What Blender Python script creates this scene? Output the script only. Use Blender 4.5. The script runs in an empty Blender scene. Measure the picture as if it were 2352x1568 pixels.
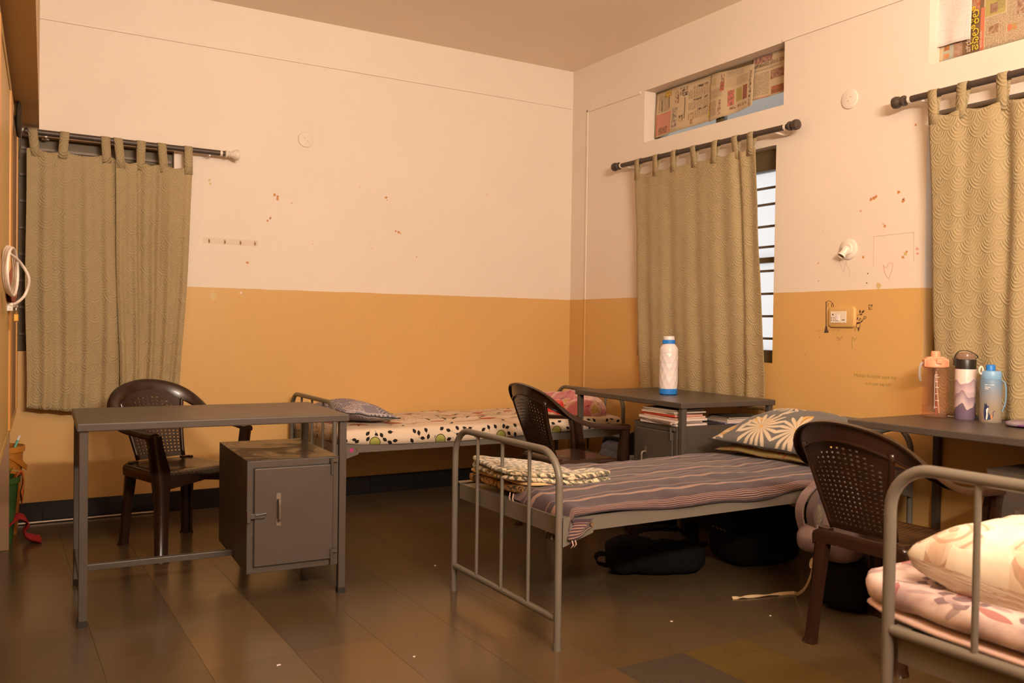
import bpy, bmesh, math, random
from mathutils import Vector, Matrix, Euler
PI = math.pi
S = bpy.context.scene
COL = S.collection

# ------------------------------------------------------------------ camera, world, lamps, exposure
def rot_m(y, p, r):
    Rz = Matrix.Rotation(y, 3, 'Z'); Rx = Matrix.Rotation(p, 3, 'X'); Ry = Matrix.Rotation(r, 3, 'Y')
    return Rz @ Rx @ Ry
cd = bpy.data.cameras.new('camera'); cam = bpy.data.objects.new('camera', cd); COL.objects.link(cam)
R3 = rot_m(-0.5393, -0.0162, -0.0142)
right, fwd, up = R3.col[0], R3.col[1], R3.col[2]
M3 = Matrix((right, up, -fwd)).transposed()
cam.matrix_world = Matrix.Translation((-3.889, -5.623, 1.15)) @ M3.to_4x4()
cd.sensor_width = 36; cd.lens = 2002.2 / 2352 * 36; cd.clip_start = 0.02
cd.dof.use_dof = True; cd.dof.focus_distance = 4.3; cd.dof.aperture_fstop = 4.5
S.camera = cam
S.view_settings.view_transform = 'Standard'; S.view_settings.look = 'None'
S.view_settings.exposure = -0.07; S.view_settings.gamma = 1; S.view_settings.use_curve_mapping = False
w = bpy.data.worlds.new('world'); S.world = w; w.use_nodes = True
bg = w.node_tree.nodes['Background']; bg.inputs[0].default_value = (1.0, 0.97, 0.955, 1); bg.inputs[1].default_value = 1.15
def area(name, loc, target, sx, sy, watt, colr):
    l = bpy.data.lights.new(name, 'AREA'); l.shape = 'RECTANGLE'; l.size = sx; l.size_y = sy
    l.energy = watt; l.color = colr
    o = bpy.data.objects.new(name, l); COL.objects.link(o); o.location = loc
    d = Vector(target) - Vector(loc); o.rotation_euler = d.to_track_quat('-Z', 'Y').to_euler(); return o
WARM = (1.0, 0.862, 0.705)
area('tube_lamp_front_wall', (-2.85, -6.30, 2.30), (-1.1, 0, 7.0), 1.2, 0.12, 282, WARM)
area('tube_lamp_loft', (-3.66, -2.9, 2.62), (-1.2, -2.4, 3.0), 0.12, 1.2, 5, WARM)

# ------------------------------------------------------------------ node helpers
def lin(r, g, b):
    f = lambda c: (c/255/12.92) if c/255 <= 0.04045 else ((c/255+0.055)/1.055)**2.4
    return (f(r), f(g), f(b), 1)
def alb(r, g, b): return (r, g, b, 1)
class X:
    """a float socket (or number) with arithmetic that builds Math nodes"""
    def __init__(s, nt, v): s.nt = nt; s.v = v
    def op(s, o, *a):
        n = s.nt.nodes.new('ShaderNodeMath'); n.operation = o
        for i, q in enumerate((s,)+a):
            q = q.v if isinstance(q, X) else q
            if isinstance(q, (int, float)): n.inputs[i].default_value = q
            else: s.nt.links.new(q, n.inputs[i])
        return X(s.nt, n.outputs[0])
    def __add__(s, o): return s.op('ADD', o)
    __radd__ = __add__
    def __sub__(s, o): return s.op('SUBTRACT', o)
    def __rsub__(s, o): return X(s.nt, o).op('SUBTRACT', s)
    def __mul__(s, o): return s.op('MULTIPLY', o)
    __rmul__ = __mul__
    def __truediv__(s, o): return s.op('DIVIDE', o)
    def __neg__(s): return s.op('MULTIPLY', -1.0)
    def sin(s): return s.op('SINE')
    def cos(s): return s.op('COSINE')
    def abs(s): return s.op('ABSOLUTE')
    def floor(s): return s.op('FLOOR')
    def frac(s): return s.op('FRACT')
    def sqrt(s): return s.op('SQRT')
    def pow(s, e): return s.op('POWER', e)
    def gt(s, o): return s.op('GREATER_THAN', o)
    def lt(s, o): return s.op('LESS_THAN', o)
    def mod(s, o): return s.op('FLOORED_MODULO', o)
    def mx(s, o): return s.op('MAXIMUM', o)
    def mn(s, o): return s.op('MINIMUM', o)
    def atan2(s, o): return s.op('ARCTAN2', o)
    def clamp(s): return s.mx(0.0).mn(1.0)
    def step(s, a, b):                       # smooth ramp a..b -> 0..1
        return ((s - a) / (b - a)).clamp()
    def between(s, a, b): return s.gt(a) * s.lt(b)
class T:
    def __init__(s, nt): s.nt = nt
    def N(s, t): return s.nt.nodes.new(t)
    def c(s, v): return X(s.nt, float(v))
    def sep(s, sock):
        n = s.N('ShaderNodeSeparateXYZ'); s.nt.links.new(sock, n.inputs[0]); return [X(s.nt, o) for o in n.outputs]
    def comb(s, x, y, z=0.0):
        n = s.N('ShaderNodeCombineXYZ')
        for i, q in enumerate((x, y, z)):
            q = q.v if isinstance(q, X) else q
            if isinstance(q, (int, float)): n.inputs[i].default_value = q
            else: s.nt.links.new(q, n.inputs[i])
        return n.outputs[0]
    def uv(s):
        n = s.N('ShaderNodeTexCoord'); return s.sep(n.outputs['UV'])[:2]
    def objc(s): return s.N('ShaderNodeTexCoord').outputs['Object']
    def pos(s): return s.N('ShaderNodeNewGeometry').outputs['Position']
    def noise(s, vec, scale, detail=2.0, rough=0.5, dist=0.0):
        n = s.N('ShaderNodeTexNoise'); s.nt.links.new(vec, n.inputs['Vector'])
        n.inputs['Scale'].default_value = scale; n.inputs['Detail'].default_value = detail
        n.inputs['Roughness'].default_value = rough; n.inputs['Distortion'].default_value = dist
        return X(s.nt, n.outputs['Fac'])
    def voro(s, u, v, scale, rnd=1.0):
        """2D voronoi: local offset x,y from the cell centre (in uv units) and two random numbers"""
        n = s.N('ShaderNodeTexVoronoi'); n.voronoi_dimensions = '2D'
        s.nt.links.new(s.comb(u, v), n.inputs['Vector']); n.inputs['Scale'].default_value = scale
        n.inputs['Randomness'].default_value = rnd
        p = s.sep(n.outputs['Position']); q = s.sep(n.outputs['Color'])
        return u - p[0], v - p[1], q[0], q[1], q[2]
    def wave(s, vec, scale, dist=0.0):
        n = s.N('ShaderNodeTexWave'); s.nt.links.new(vec, n.inputs['Vector']); n.inputs['Scale'].default_value = scale
        n.inputs['Distortion'].default_value = dist; return X(s.nt, n.outputs['Fac'])
    def mix(s, fac, a, b):
        n = s.N('ShaderNodeMix'); n.data_type = 'RGBA'
        for q, i in ((fac, 0), (a, 6), (b, 7)):
            q = q.v if isinstance(q, X) else q
            if isinstance(q, (int, float)): n.inputs[i].default_value = q
            elif isinstance(q, tuple): n.inputs[i].default_value = q
            else: s.nt.links.new(q, n.inputs[i])
        return n.outputs[2]
    def scale_col(s, colr, f):
        """multiply a colour by a float"""
        n = s.N('ShaderNodeMix'); n.data_type = 'RGBA'; n.blend_type = 'MULTIPLY'; n.inputs[0].default_value = 1
        if isinstance(colr, tuple): n.inputs[6].default_value = colr
        else: s.nt.links.new(colr, n.inputs[6])
        s.nt.links.new(s.comb(f, f, f), n.inputs[7]); return n.outputs[2]
    def leaf(s, u, v, scale, length, width, rnd=1.0, ang=None):
        x, y, a, b, c_ = s.voro(u, v, scale, rnd)
        th = a * (2*PI) if ang is None else (a - 0.5) * 1.6 + ang
        cx = x * th.cos() + y * th.sin(); cy = y * th.cos() - x * th.sin()
        k = 1.0 - (cx / length).pow(2.0) if False else 1.0 - (cx / length) * (cx / length)
        return (cy.abs()).lt(k * width), b, cx, cy, c_
    def flower(s, u, v, scale, R, n, sharp=0.5, rnd=1.0):
        x, y, a, b, c_ = s.voro(u, v, scale, rnd)
        r = (x*x + y*y).sqrt(); th = y.atan2(x)
        p = ((th * (n / 2.0) + a * 6.0).cos().abs())
        return r.lt(R * ((1 - sharp) + p * sharp)), r, p, b, c_
MATS = {}
def mat(name, fn=None, color=(0.5, 0.5, 0.5, 1), rough=0.5, metal=0.0, spec=0.5, coat=0.0, sheen=0.0, trans=0.0, alpha=None, ior=1.45):
    m = bpy.data.materials.new(name); m.use_nodes = True; nt = m.node_tree
    b = nt.nodes['Principled BSDF']; b.inputs['Base Color'].default_value = color
    b.inputs['Roughness'].default_value = rough; b.inputs['Metallic'].default_value = metal
    b.inputs['Specular IOR Level'].default_value = spec; b.inputs['Coat Weight'].default_value = coat
    b.inputs['Sheen Weight'].default_value = sheen; b.inputs['Transmission Weight'].default_value = trans
    b.inputs['IOR'].default_value = ior
    m.diffuse_color = color
    if fn:
        t = T(nt); r = fn(t)
        def put(sock, v):
            v = v.v if isinstance(v, X) else v
            if isinstance(v, (int, float, tuple)): b.inputs[sock].default_value = v
            else: nt.links.new(v, b.inputs[sock])
        if 'color' in r: put('Base Color', r['color'])
        if 'rough' in r: put('Roughness', r['rough'])
        if 'metal' in r: put('Metallic', r['metal'])
        if 'alpha' in r: put('Alpha', r['alpha'])
        if 'bump' in r:
            h, dist = r['bump']; n = nt.nodes.new('ShaderNodeBump'); n.inputs['Distance'].default_value = dist
            n.inputs['Strength'].default_value = 1.0
            nt.links.new(h.v, n.inputs['Height']); nt.links.new(n.outputs[0], b.inputs['Normal'])
    MATS[name] = m; return m
def noisy(color, amp=0.12, scale=6.0, rough=0.5, bump=0.0, bscale=60, **k):
    def fn(t):
        p = t.objc(); n = t.noise(p, scale, 4.0)
        d = {'color': t.scale_col(color, 1.0 + (n - 0.5) * (2*amp)), 'rough': rough + (t.noise(p, scale*2.3, 3.0) - 0.5) * 0.12}
        if bump: d['bump'] = (t.noise(p, bscale, 3.0), bump)
        return d
    return fn

# ------------------------------------------------------------------ mesh helpers
class MB:
    def __init__(s): s.V = []; s.F = []; s.U = []; s.I = []; s.mi = 0
    def v(s, co, uv=(0, 0)): s.V.append(tuple(co)); s.U.append(uv); return len(s.V) - 1
    def f(s, *i): s.F.append(tuple(i)); s.I.append(s.mi)
    def box(s, x0, y0, z0, x1, y1, z1, M=None):
        c = [(x, y, z) for z in (z0, z1) for y in (y0, y1) for x in (x0, x1)]
        if M is not None: c = [M @ Vector(q) for q in c]
        b = [s.v(q, (q[0], q[1])) for q in c]
        for q in ((0, 2, 3, 1), (4, 5, 7, 6), (0, 1, 5, 4), (2, 6, 7, 3), (0, 4, 6, 2), (1, 3, 7, 5)): s.f(*[b[i] for i in q])
        return s
    def ring(s, pts, uvs=None): return [s.v(p, uvs[i] if uvs else (0, 0)) for i, p in enumerate(pts)]
    def loft(s, secs, cap=True, closed=True):
        rs = [s.ring(q) for q in secs]; n = len(rs[0])
        for a, b in zip(rs, rs[1:]):
            for i in range(n if closed else n-1):
                j = (i+1) % n; s.f(a[i], a[j], b[j], b[i])
        if cap and closed: s.f(*reversed(rs[0])); s.f(*rs[-1])
        return s
    def tube(s, path, r, n=10, cap=True, closed=False):
        P = [Vector(p) for p in path]; m = len(P); rr = r if isinstance(r, (list, tuple)) else [r]*m
        tang = []
        for i in range(m):
            if closed: d = P[(i+1) % m] - P[i-1]
            else: d = P[min(i+1, m-1)] - P[max(i-1, 0)]
            tang.append(d.normalized() if d.length > 1e-9 else Vector((0, 0, 1)))
        a = Vector((0, 0, 1)) if abs(tang[0].z) < 0.9 else Vector((1, 0, 0))
        nrm = (a - tang[0]*a.dot(tang[0])).normalized(); rings = []
        for i in range(m):
            nrm = (nrm - tang[i]*nrm.dot(tang[i])).normalized(); bi = tang[i].cross(nrm)
            rings.append(s.ring([P[i] + (nrm*math.cos(2*PI*k/n) + bi*math.sin(2*PI*k/n))*rr[i] for k in range(n)]))
        prs = list(zip(rings, rings[1:])) + ([(rings[-1], rings[0])] if closed else [])
        for a_, b_ in prs:
            for k in range(n): s.f(a_[k], a_[(k+1) % n], b_[(k+1) % n], b_[k])
        if cap and not closed: s.f(*reversed(rings[0])); s.f(*rings[-1])
        return s
    def strip(s, path, wdir, w, th=0.002):
        """flat ribbon along a path, widened along wdir (a vector or list)"""
        secs = []
        P = [Vector(p) for p in path]
        for i, p in enumerate(P):
            d = (P[min(i+1, len(P)-1)] - P[max(i-1, 0)]).normalized()
            wv = Vector(wdir[i] if isinstance(wdir, list) else wdir); wv = (wv - d*wv.dot(d)).normalized(); nv = d.cross(wv)
            secs.append([p + wv*(w/2) + nv*(th/2), p - wv*(w/2) + nv*(th/2), p - wv*(w/2) - nv*(th/2), p + wv*(w/2) - nv*(th/2)])
        return s.loft(secs)
    def lathe(s, prof, n=28, c=(0, 0, 0), cap=True):
        secs = [[(c[0]+r*math.cos(2*PI*k/n), c[1]+r*math.sin(2*PI*k/n), c[2]+z) for k in range(n)] for r, z in prof]
        rs = [s.ring(q, [(k/n, prof[i][1]) for k in range(n)]) for i, q in enumerate(secs)]
        for a, b in zip(rs, rs[1:]):
            for i in range(n): s.f(a[i], a[(i+1) % n], b[(i+1) % n], b[i])
        if cap: s.f(*reversed(rs[0])); s.f(*rs[-1])
        return s
    def grid(s, fn, nu, nv, su=1.0, sv=1.0, skip=None, flip=False):
        id = [[s.v(fn(i/nu, j/nv), (i/nu*su, j/nv*sv)) for j in range(nv+1)] for i in range(nu+1)]
        for i in range(nu):
            for j in range(nv):
                if skip and skip(i, j): continue
                q = (id[i][j], id[i+1][j], id[i+1][j+1], id[i][j+1])
                s.f(*(reversed(q) if flip else q))
        return s
    def blob(s, c, r, M=None, nu=20, nv=12, p=1.0, fn=None):
        """superellipsoid, radii r, exponent p (<1 boxier)"""
        sg = lambda a, e: math.copysign(abs(a)**e, a)
        rows = []
        for j in range(nv+1):
            ph = -PI/2 + PI*j/nv; row = []
            for i in range(nu):
                th = 2*PI*i/nu
                q = Vector((r[0]*sg(math.cos(ph), p)*sg(math.cos(th), p), r[1]*sg(math.cos(ph), p)*sg(math.sin(th), p), r[2]*sg(math.sin(ph), p)))
                if fn: q = fn(q)
                if M is not None: q = M @ q
                row.append(s.v(q + Vector(c), (q.x + q.z, q.y + .6*q.z)))
            rows.append(row)
        for a, b in zip(rows, rows[1:]):
            for i in range(nu): s.f(a[i], a[(i+1) % nu], b[(i+1) % nu], b[i])
        return s
    def poly(s, pts, th, axis, n=None):
        """flat polygon extruded by vector th"""
        a = s.ring(pts); b = s.ring([Vector(p) + Vector(th) for p in pts]); m = len(pts)
        s.f(*reversed(a)); s.f(*b)
        for i in range(m): s.f(a[i], a[(i+1) % m], b[(i+1) % m], b[i])
        return s
def link(o, parent=None):
    COL.objects.link(o)
    if parent is not None: o.parent = parent
    return o
def add(name, mb, m, parent=None, loc=(0, 0, 0), rot=(0, 0, 0), smooth=False, bevel=0.0, label=None, solid=0.0, fix=True, sub=0):
    me = bpy.data.meshes.new(name); me.from_pydata(mb.V, [], mb.F)
    ul = me.uv_layers.new(name='uv')
    for lp in me.loops: ul.data[lp.index].uv = mb.U[lp.vertex_index]
    ms = m if isinstance(m, (list, tuple)) else [m]
    for q in ms: me.materials.append(q)
    if len(ms) > 1:
        for p_, i_ in zip(me.polygons, mb.I): p_.material_index = i_
    if fix:
        b = bmesh.new(); b.from_mesh(me); bmesh.ops.recalc_face_normals(b, faces=b.faces); b.to_mesh(me); b.free()
    if smooth:
        for p_ in me.polygons: p_.use_smooth = True
        if smooth != True: me.set_sharp_from_angle(angle=math.radians(smooth))
    o = bpy.data.objects.new(name, me); link(o, parent); o.location = loc; o.rotation_euler = rot
    if solid:
        q = o.modifiers.new('solid', 'SOLIDIFY'); q.thickness = solid; q.offset = 0
    if sub:
        q = o.modifiers.new('sub', 'SUBSURF'); q.levels = sub; q.render_levels = sub
    if bevel:
        q = o.modifiers.new('bevel', 'BEVEL'); q.width = bevel; q.segments = 2; q.limit_method = 'ANGLE'; q.angle_limit = 0.6
    if label: o['label'] = label
    return o
def tag(o, label=None, cat=None, group=None, kind=None):
    if label: o['label'] = label
    if cat: o['category'] = cat
    if group: o['group'] = group
    if kind: o['kind'] = kind
    return o
def thing(name, label, cat, loc=(0, 0, 0), rz=0.0, group=None):
    o = bpy.data.objects.new(name, None); link(o); o.location = loc; o.rotation_euler = (0, 0, rz); o.empty_display_size = 0.1
    return tag(o, label, cat, group)
def struct(name, mb=None, m=None, parent=None, **k):
    if mb is None:
        o = bpy.data.objects.new(name, None); link(o, parent)
    else: o = add(name, mb, m, parent, **k)
    if parent is None: o['kind'] = 'structure'
    return o
def kids(o): return [c for c in bpy.data.objects if c.parent == o]
def copy_thing(root, name=None):
    r = root.copy(); COL.objects.link(r)
    def rec(a, b):
        for ch in list(a.children):
            c = ch.copy(); COL.objects.link(c); c.parent = b; rec(ch, c)
    rec(root, r)
    return r
def roundpath(pts, r, seg=6):
    P = [Vector(p) for p in pts]; out = [P[0]]
    for i in range(1, len(P)-1):
        a = (P[i-1]-P[i]); b = (P[i+1]-P[i]); la, lb = a.length, b.length; a.normalize(); b.normalize()
        ang = a.angle(b); d = min(r/math.tan(ang/2), la*0.49, lb*0.49); rr = d*math.tan(ang/2)
        c = P[i] + (a+b).normalized()*(rr/math.sin(ang/2)); s0 = P[i]+a*d; s1 = P[i]+b*d
        v0 = s0-c; v1 = s1-c; tot = v0.angle(v1); ax = v0.cross(v1).normalized()
        for k in range(seg+1): out.append(c + Matrix.Rotation(tot*k/seg, 3, ax) @ v0)
    out.append(P[-1]); return out
def spline(pts, n=6):
    P = [Vector(p) for p in pts]; out = []
    for i in range(len(P)-1):
        p0 = P[max(i-1, 0)]; p1 = P[i]; p2 = P[i+1]; p3 = P[min(i+2, len(P)-1)]
        for k in range(n):
            t = k/n; out.append(0.5*((2*p1) + (p2-p0)*t + (2*p0-5*p1+4*p2-p3)*t*t + (3*p1-p0-3*p2+p3)*t**3))
    out.append(P[-1]); return out
from mathutils import noise as MN
def nz(x, y, z=0.0, s=1.0): return MN.noise(Vector((x*s, y*s, z)))
# ------------------------------------------------------------------ materials
PINK = (0.735, 0.625, 0.530, 1); ORANGE = (0.615, 0.365, 0.130, 1)
DADO = 1.371
def f_wall(t):
    p = t.pos(); x, y, z = t.sep(p)
    edge = z + (t.noise(p, 4.0, 3.0) - 0.5) * 0.012
    k = edge.gt(DADO)
    mott = (t.noise(p, 1.7, 3.0) - 0.5) * 0.10 + (t.noise(p, 26.0, 3.0) - 0.5) * 0.04
    smudge = t.noise(p, 5.0, 5.0, 0.65).step(0.63, 0.80)
    c = t.mix(k, ORANGE, PINK); c = t.scale_col(c, 1.0 + mott); c = t.mix(smudge * 0.10, c, (0.42, 0.27, 0.16, 1))
    return {'color': c, 'rough': 0.50 - (1.0 - k) * 0.12 + t.noise(p, 3.0, 2.0) * 0.1, 'bump': (t.noise(p, 9.0, 4.0), 0.002)}
m_wall = mat('wall_paint', f_wall, spec=0.35)
m_pink = mat('pink_plaster', noisy(PINK, 0.05, 4, 0.6))
m_ceil = mat('ceiling_paint', noisy((0.86, 0.72, 0.58, 1), 0.03, 1.5, 0.7))
m_loft = mat('loft_paint', noisy((0.62, 0.42, 0.22, 1), 0.06, 3, 0.6))
def f_floor(t):
    n = t.N('ShaderNodeObjectInfo'); p = t.pos()
    a = t.noise(p, 7.0, 5.0, 0.6); b = t.noise(p, 70.0, 3.0)
    sp = t.noise(p, 160.0, 2.0).step(0.72, 0.80)
    c = t.scale_col(n.outputs['Color'], 0.90 + a*0.16 + b*0.06)
    c = t.mix(sp * 0.10, c, (0.20, 0.16, 0.11, 1))
    return {'color': c, 'rough': 0.12 + a*0.06 + t.noise(p, 2.2, 3.0)*0.10}
m_floor = mat('stone_floor', f_floor, spec=0.5)
m_grout = mat('grout', noisy((0.045, 0.036, 0.027, 1), 0.2, 20, 0.8))
m_black = mat('black_skirting', noisy((0.012, 0.009, 0.008, 1), 0.3, 12, 0.35), spec=0.3)
def f_metal(base, wear):
    def fn(t):
        p = t.objc(); a = t.noise(p, 9.0, 5.0, 0.6); s = t.noise(p, 55.0, 3.0).step(0.70, 0.76)
        c = t.scale_col(base, 0.90 + a*0.2); c = t.mix(s*wear, c, (0.20, 0.18, 0.155, 1))
        return {'color': c, 'rough': 0.30 + a*0.14}
    return fn
GREY = (0.073, 0.058, 0.048, 1)
m_desk = mat('grey_enamel', f_metal(GREY, 0.25), spec=0.5)
m_bed = mat('bed_enamel', f_metal((0.140, 0.122, 0.100, 1), 0.3), spec=0.5)
def f_worn(t):
    p = t.objc(); a = t.noise(p, 4.5, 6.0, 0.65, 0.8).step(0.46, 0.60); b = t.noise(p, 22.0, 5.0)
    c = t.mix(a * (0.6 + b*0.5), GREY, (0.035, 0.020, 0.012, 1))
    return {'color': c, 'rough': 0.26 + a*0.2}
m_worn = mat('worn_enamel', f_worn)
m_rubber = mat('black_rubber', color=(0.02, 0.018, 0.016, 1), rough=0.6)
m_dark = mat('black_cloth', noisy((0.008, 0.006, 0.005, 1), 0.3, 20, 0.85, 0.004, 200), spec=0.15)
m_chrome = mat('steel', noisy((0.55, 0.52, 0.48, 1), 0.1, 30, 0.28), metal=1.0)
m_dull = mat('dull_steel', noisy((0.26, 0.22, 0.18, 1), 0.1, 30, 0.42), metal=0.7)
m_rust = mat('rusty_bolt', noisy((0.23, 0.13, 0.075, 1), 0.3, 60, 0.55), metal=0.4)
m_chair = mat('brown_plastic', noisy((0.026, 0.0105, 0.0060, 1), 0.05, 8, 0.25), spec=0.5, coat=0.15)
def f_seat(t):
    u, v = t.uv()
    r = ((u*22.0).frac() - 0.5).abs().step(0.30, 0.44)
    return {'color': t.mix(r, (0.036, 0.0155, 0.009, 1), (0.02, 0.009, 0.006, 1)), 'rough': 0.24, 'bump': (r * -1.0, 0.002)}
m_seat = mat('brown_plastic_ridged', f_seat, coat=0.15)
def f_curtain(t):
    u, v = t.uv(); W, H = 0.105, 0.058
    u = u + (t.noise(t.comb(u, v), 6.0, 2.0) - 0.5) * 0.02
    def cand(k):
        row = (v / H).floor() + k
        off = (row * 0.5).frac() * W
        cx = ((u + off) / W).frac() * W - W/2
        cy = v - (row + 1.0) * H
        return (cx*cx + cy*cy*0.62).sqrt()
    d1 = cand(1.0); d0 = cand(0.0)
    R = 0.060; use = d1.lt(R); d = d1*use + d0*(1.0 - use)
    wv = ((d * (2*PI/0.0125)).sin() * 0.5 + 0.5).pow(2.0)
    lines = wv * (d.lt(R + 0.01))
    wear = t.noise(t.comb(u, v), 3.0, 4.0); lines = lines * (t.noise(t.comb(u, v), 14.0, 3.0).step(0.30, 0.62) * 0.8 + 0.2)
    c = t.mix(lines * 0.75, (0.50, 0.385, 0.205, 1), (0.68, 0.555, 0.34, 1)); c = t.scale_col(c, 0.9 + wear*0.2)
    return {'color': c, 'rough': 0.62 - lines*0.12, 'bump': (lines + t.noise(t.comb(u, v), 300.0, 2.0)*0.15, 0.0028)}
m_curtain = mat('damask_curtain', f_curtain, spec=0.3, sheen=0.1)
_nt = m_curtain.node_tree; _b = _nt.nodes['Principled BSDF']; _o = _nt.nodes['Material Output']      # thin cloth: some daylight comes through
_tr = _nt.nodes.new('ShaderNodeBsdfTranslucent'); _tr.inputs[0].default_value = (0.70, 0.58, 0.40, 1); _mx = _nt.nodes.new('ShaderNodeMixShader'); _mx.inputs[0].default_value = 0.38
_nt.links.new(_b.outputs[0], _mx.inputs[1]); _nt.links.new(_tr.outputs[0], _mx.inputs[2]); _nt.links.new(_mx.outputs[0], _o.inputs['Surface'])
m_rod = mat('bronze_rod', noisy((0.075, 0.052, 0.040, 1), 0.3, 30, 0.45), metal=0.25)
m_cream = mat('cream_plastic', noisy((0.72, 0.62, 0.52, 1), 0.08, 20, 0.4))
m_wood = mat('olive_window_frame', noisy((0.115, 0.078, 0.034, 1), 0.22, 9, 0.55))
m_shut = mat('dark_shutter', noisy((0.040, 0.026, 0.018, 1), 0.3, 9, 0.55))
m_bar = mat('grille_bar', noisy((0.16, 0.115, 0.085, 1), 0.2, 30, 0.5), metal=0.2)
def mat_pane(name, c, tr):
    m = bpy.data.materials.new(name); m.use_nodes = True; nt = m.node_tree; out = nt.nodes['Material Output']
    a = nt.nodes.new('ShaderNodeBsdfTranslucent'); a.inputs[0].default_value = c
    b = nt.nodes.new('ShaderNodeBsdfTransparent'); b.inputs[0].default_value = c
    x = nt.nodes.new('ShaderNodeMixShader'); x.inputs[0].default_value = tr
    nt.links.new(a.outputs[0], x.inputs[1]); nt.links.new(b.outputs[0], x.inputs[2]); nt.links.new(x.outputs[0], out.inputs['Surface']); return m
m_pane = mat_pane('frosted_pane', (0.93, 0.93, 0.93, 1), 0.72)
m_pane2 = mat_pane('grey_frosted_pane', (0.60, 0.57, 0.53, 1), 0.70)
YEL = (0.56, 0.36, 0.125, 1)
def f_plank(t):
    p = t.objc(); x, y, z = t.sep(p)
    g = t.noise(t.comb(x*12.0, y*12.0, z*1.2), 3.0, 4.0)
    return {'color': t.scale_col(YEL, 0.86 + g*0.28), 'rough': 0.38 + g*0.15}
m_cup = mat('yellow_cupboard', f_plank)
m_cup_edge = mat('orange_stile', noisy((0.58, 0.27, 0.06, 1), 0.1, 6, 0.35))
m_cup_in = mat('cupboard_brown', noisy((0.30, 0.17, 0.09, 1), 0.12, 6, 0.5))

# ------------------------------------------------------------------ room shell
XL, YF, ZC = -4.70, -6.50, 3.143
def wall_cells(us, vs, holes):
    cells = []
    for a, b in zip(us, us[1:]):
        for c, d in zip(vs, vs[1:]):
            mu, mv = (a+b)/2, (c+d)/2
            if not any(h[0] < mu < h[1] and h[2] < mv < h[3] for h in holes): cells.append((a, b, c, d))
    return cells
def wall(name, axis, at, out, u0, u1, holes, th=0.22):
    """axis 'x': wall plane x=at spanning y; 'y': plane y=at spanning x; out=+1 means thickness grows in + direction"""
    mb = MB(); us = sorted({u0, u1, *[h[0] for h in holes], *[h[1] for h in holes]}); vs = sorted({0.0, ZC, *[h[2] for h in holes], *[h[3] for h in holes]})
    def P(u, n, v): return (at + out*n, u, v) if axis == 'x' else (u, at + out*n, v)
    for a, b, c, d in wall_cells(us, vs, holes):
        for n in (0, th): mb.f(*[mb.v(P(*q)) for q in ((a, n, c), (b, n, c), (b, n, d), (a, n, d))])
    for a, b, c, d in holes:
        for q in (((a, 0, c), (a, th, c), (a, th, d), (a, 0, d)), ((b, 0, c), (b, th, c), (b, th, d), (b, 0, d)), ((a, 0, c), (b, 0, c), (b, th, c), (a, th, c)), ((a, 0, d), (b, 0, d), (b, th, d), (a, th, d))):
            mb.f(*[mb.v(P(*z)) for z in q])
    return struct(name, mb, m_wall, fix=False)
W_BACK = (-3.76, -2.935, 0.977, 2.19)
W_R1 = (-2.065, -0.83, 0.963, 2.225); W_R2 = (-4.30, -3.012, 0.766, 2.215)
V_R1 = (-2.113, -0.870, 2.445, 2.803); V_R2 = (-4.26, -3.012, 2.447, 2.80)
wall_back = wall('wall_back', 'y', 0.0, 1, XL, 0.0, [W_BACK])
wall_right = wall('wall_right', 'x', 0.0, 1, YF, 0.22, [W_R1, W_R2, V_R1, V_R2])
wall_left = wall('wall_left', 'x', XL, -1, YF, 0.22, [])
wall_front = wall('wall_front', 'y', YF, -1, XL, 0.22, [])
struct('ceiling', MB().box(XL-.2, YF-.2, ZC, 0.22, 0.22, ZC+.15), m_ceil)
floor = struct('floor', MB().box(XL-.2, YF-.2, -0.10, 0.22, 0.22, -0.003), m_grout)
TONES = [(0.099, 0.063, 0.032, 1), (0.090, 0.060, 0.032, 1), (0.106, 0.065, 0.031, 1), (0.084, 0.057, 0.032, 1), (0.101, 0.064, 0.033, 1), (0.095, 0.060, 0.027, 1)]
rnd = random.Random(5)
tile_me = None
xs = [-2.966 + 0.3*k for k in range(-6, 11)]; ys = [-1.984 + 0.655*k for k in range(-7, 4)]
for i, (a, b) in enumerate(zip(xs, xs[1:])):
    for j, (c, d) in enumerate(zip(ys, ys[1:])):
        a2, b2, c2, d2 = max(a, XL), min(b, 0.0), max(c, YF), min(d, 0.0)
        if b2 - a2 < 0.02 or d2 - c2 < 0.02: continue
        hx, hy = (b2-a2)/2 - 0.0006, (d2-c2)/2 - 0.0006
        full = abs(b2-a2-0.3) < 1e-6 and abs(d2-c2-0.655) < 1e-6
        if full and tile_me: o = bpy.data.objects.new('floor_tile', tile_me); link(o, floor)
        else:
            o = add('floor_tile', MB().box(-hx, -hy, -0.003, hx, hy, 0), m_floor, floor)
            if full: tile_me = o.data
        o.location = ((a2+b2)/2, (c2+d2)/2, rnd.uniform(-0.0003, 0.0))
        tn = rnd.choice(TONES)
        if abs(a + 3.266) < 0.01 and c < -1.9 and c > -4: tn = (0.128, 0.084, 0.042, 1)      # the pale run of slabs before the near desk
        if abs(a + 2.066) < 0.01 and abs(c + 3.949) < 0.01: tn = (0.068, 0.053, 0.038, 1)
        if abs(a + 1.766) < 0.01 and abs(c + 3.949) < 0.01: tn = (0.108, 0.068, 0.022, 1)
        k = rnd.uniform(0.93, 1.07); o.color = (tn[0]*k, tn[1]*k, tn[2]*k, 1)
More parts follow.
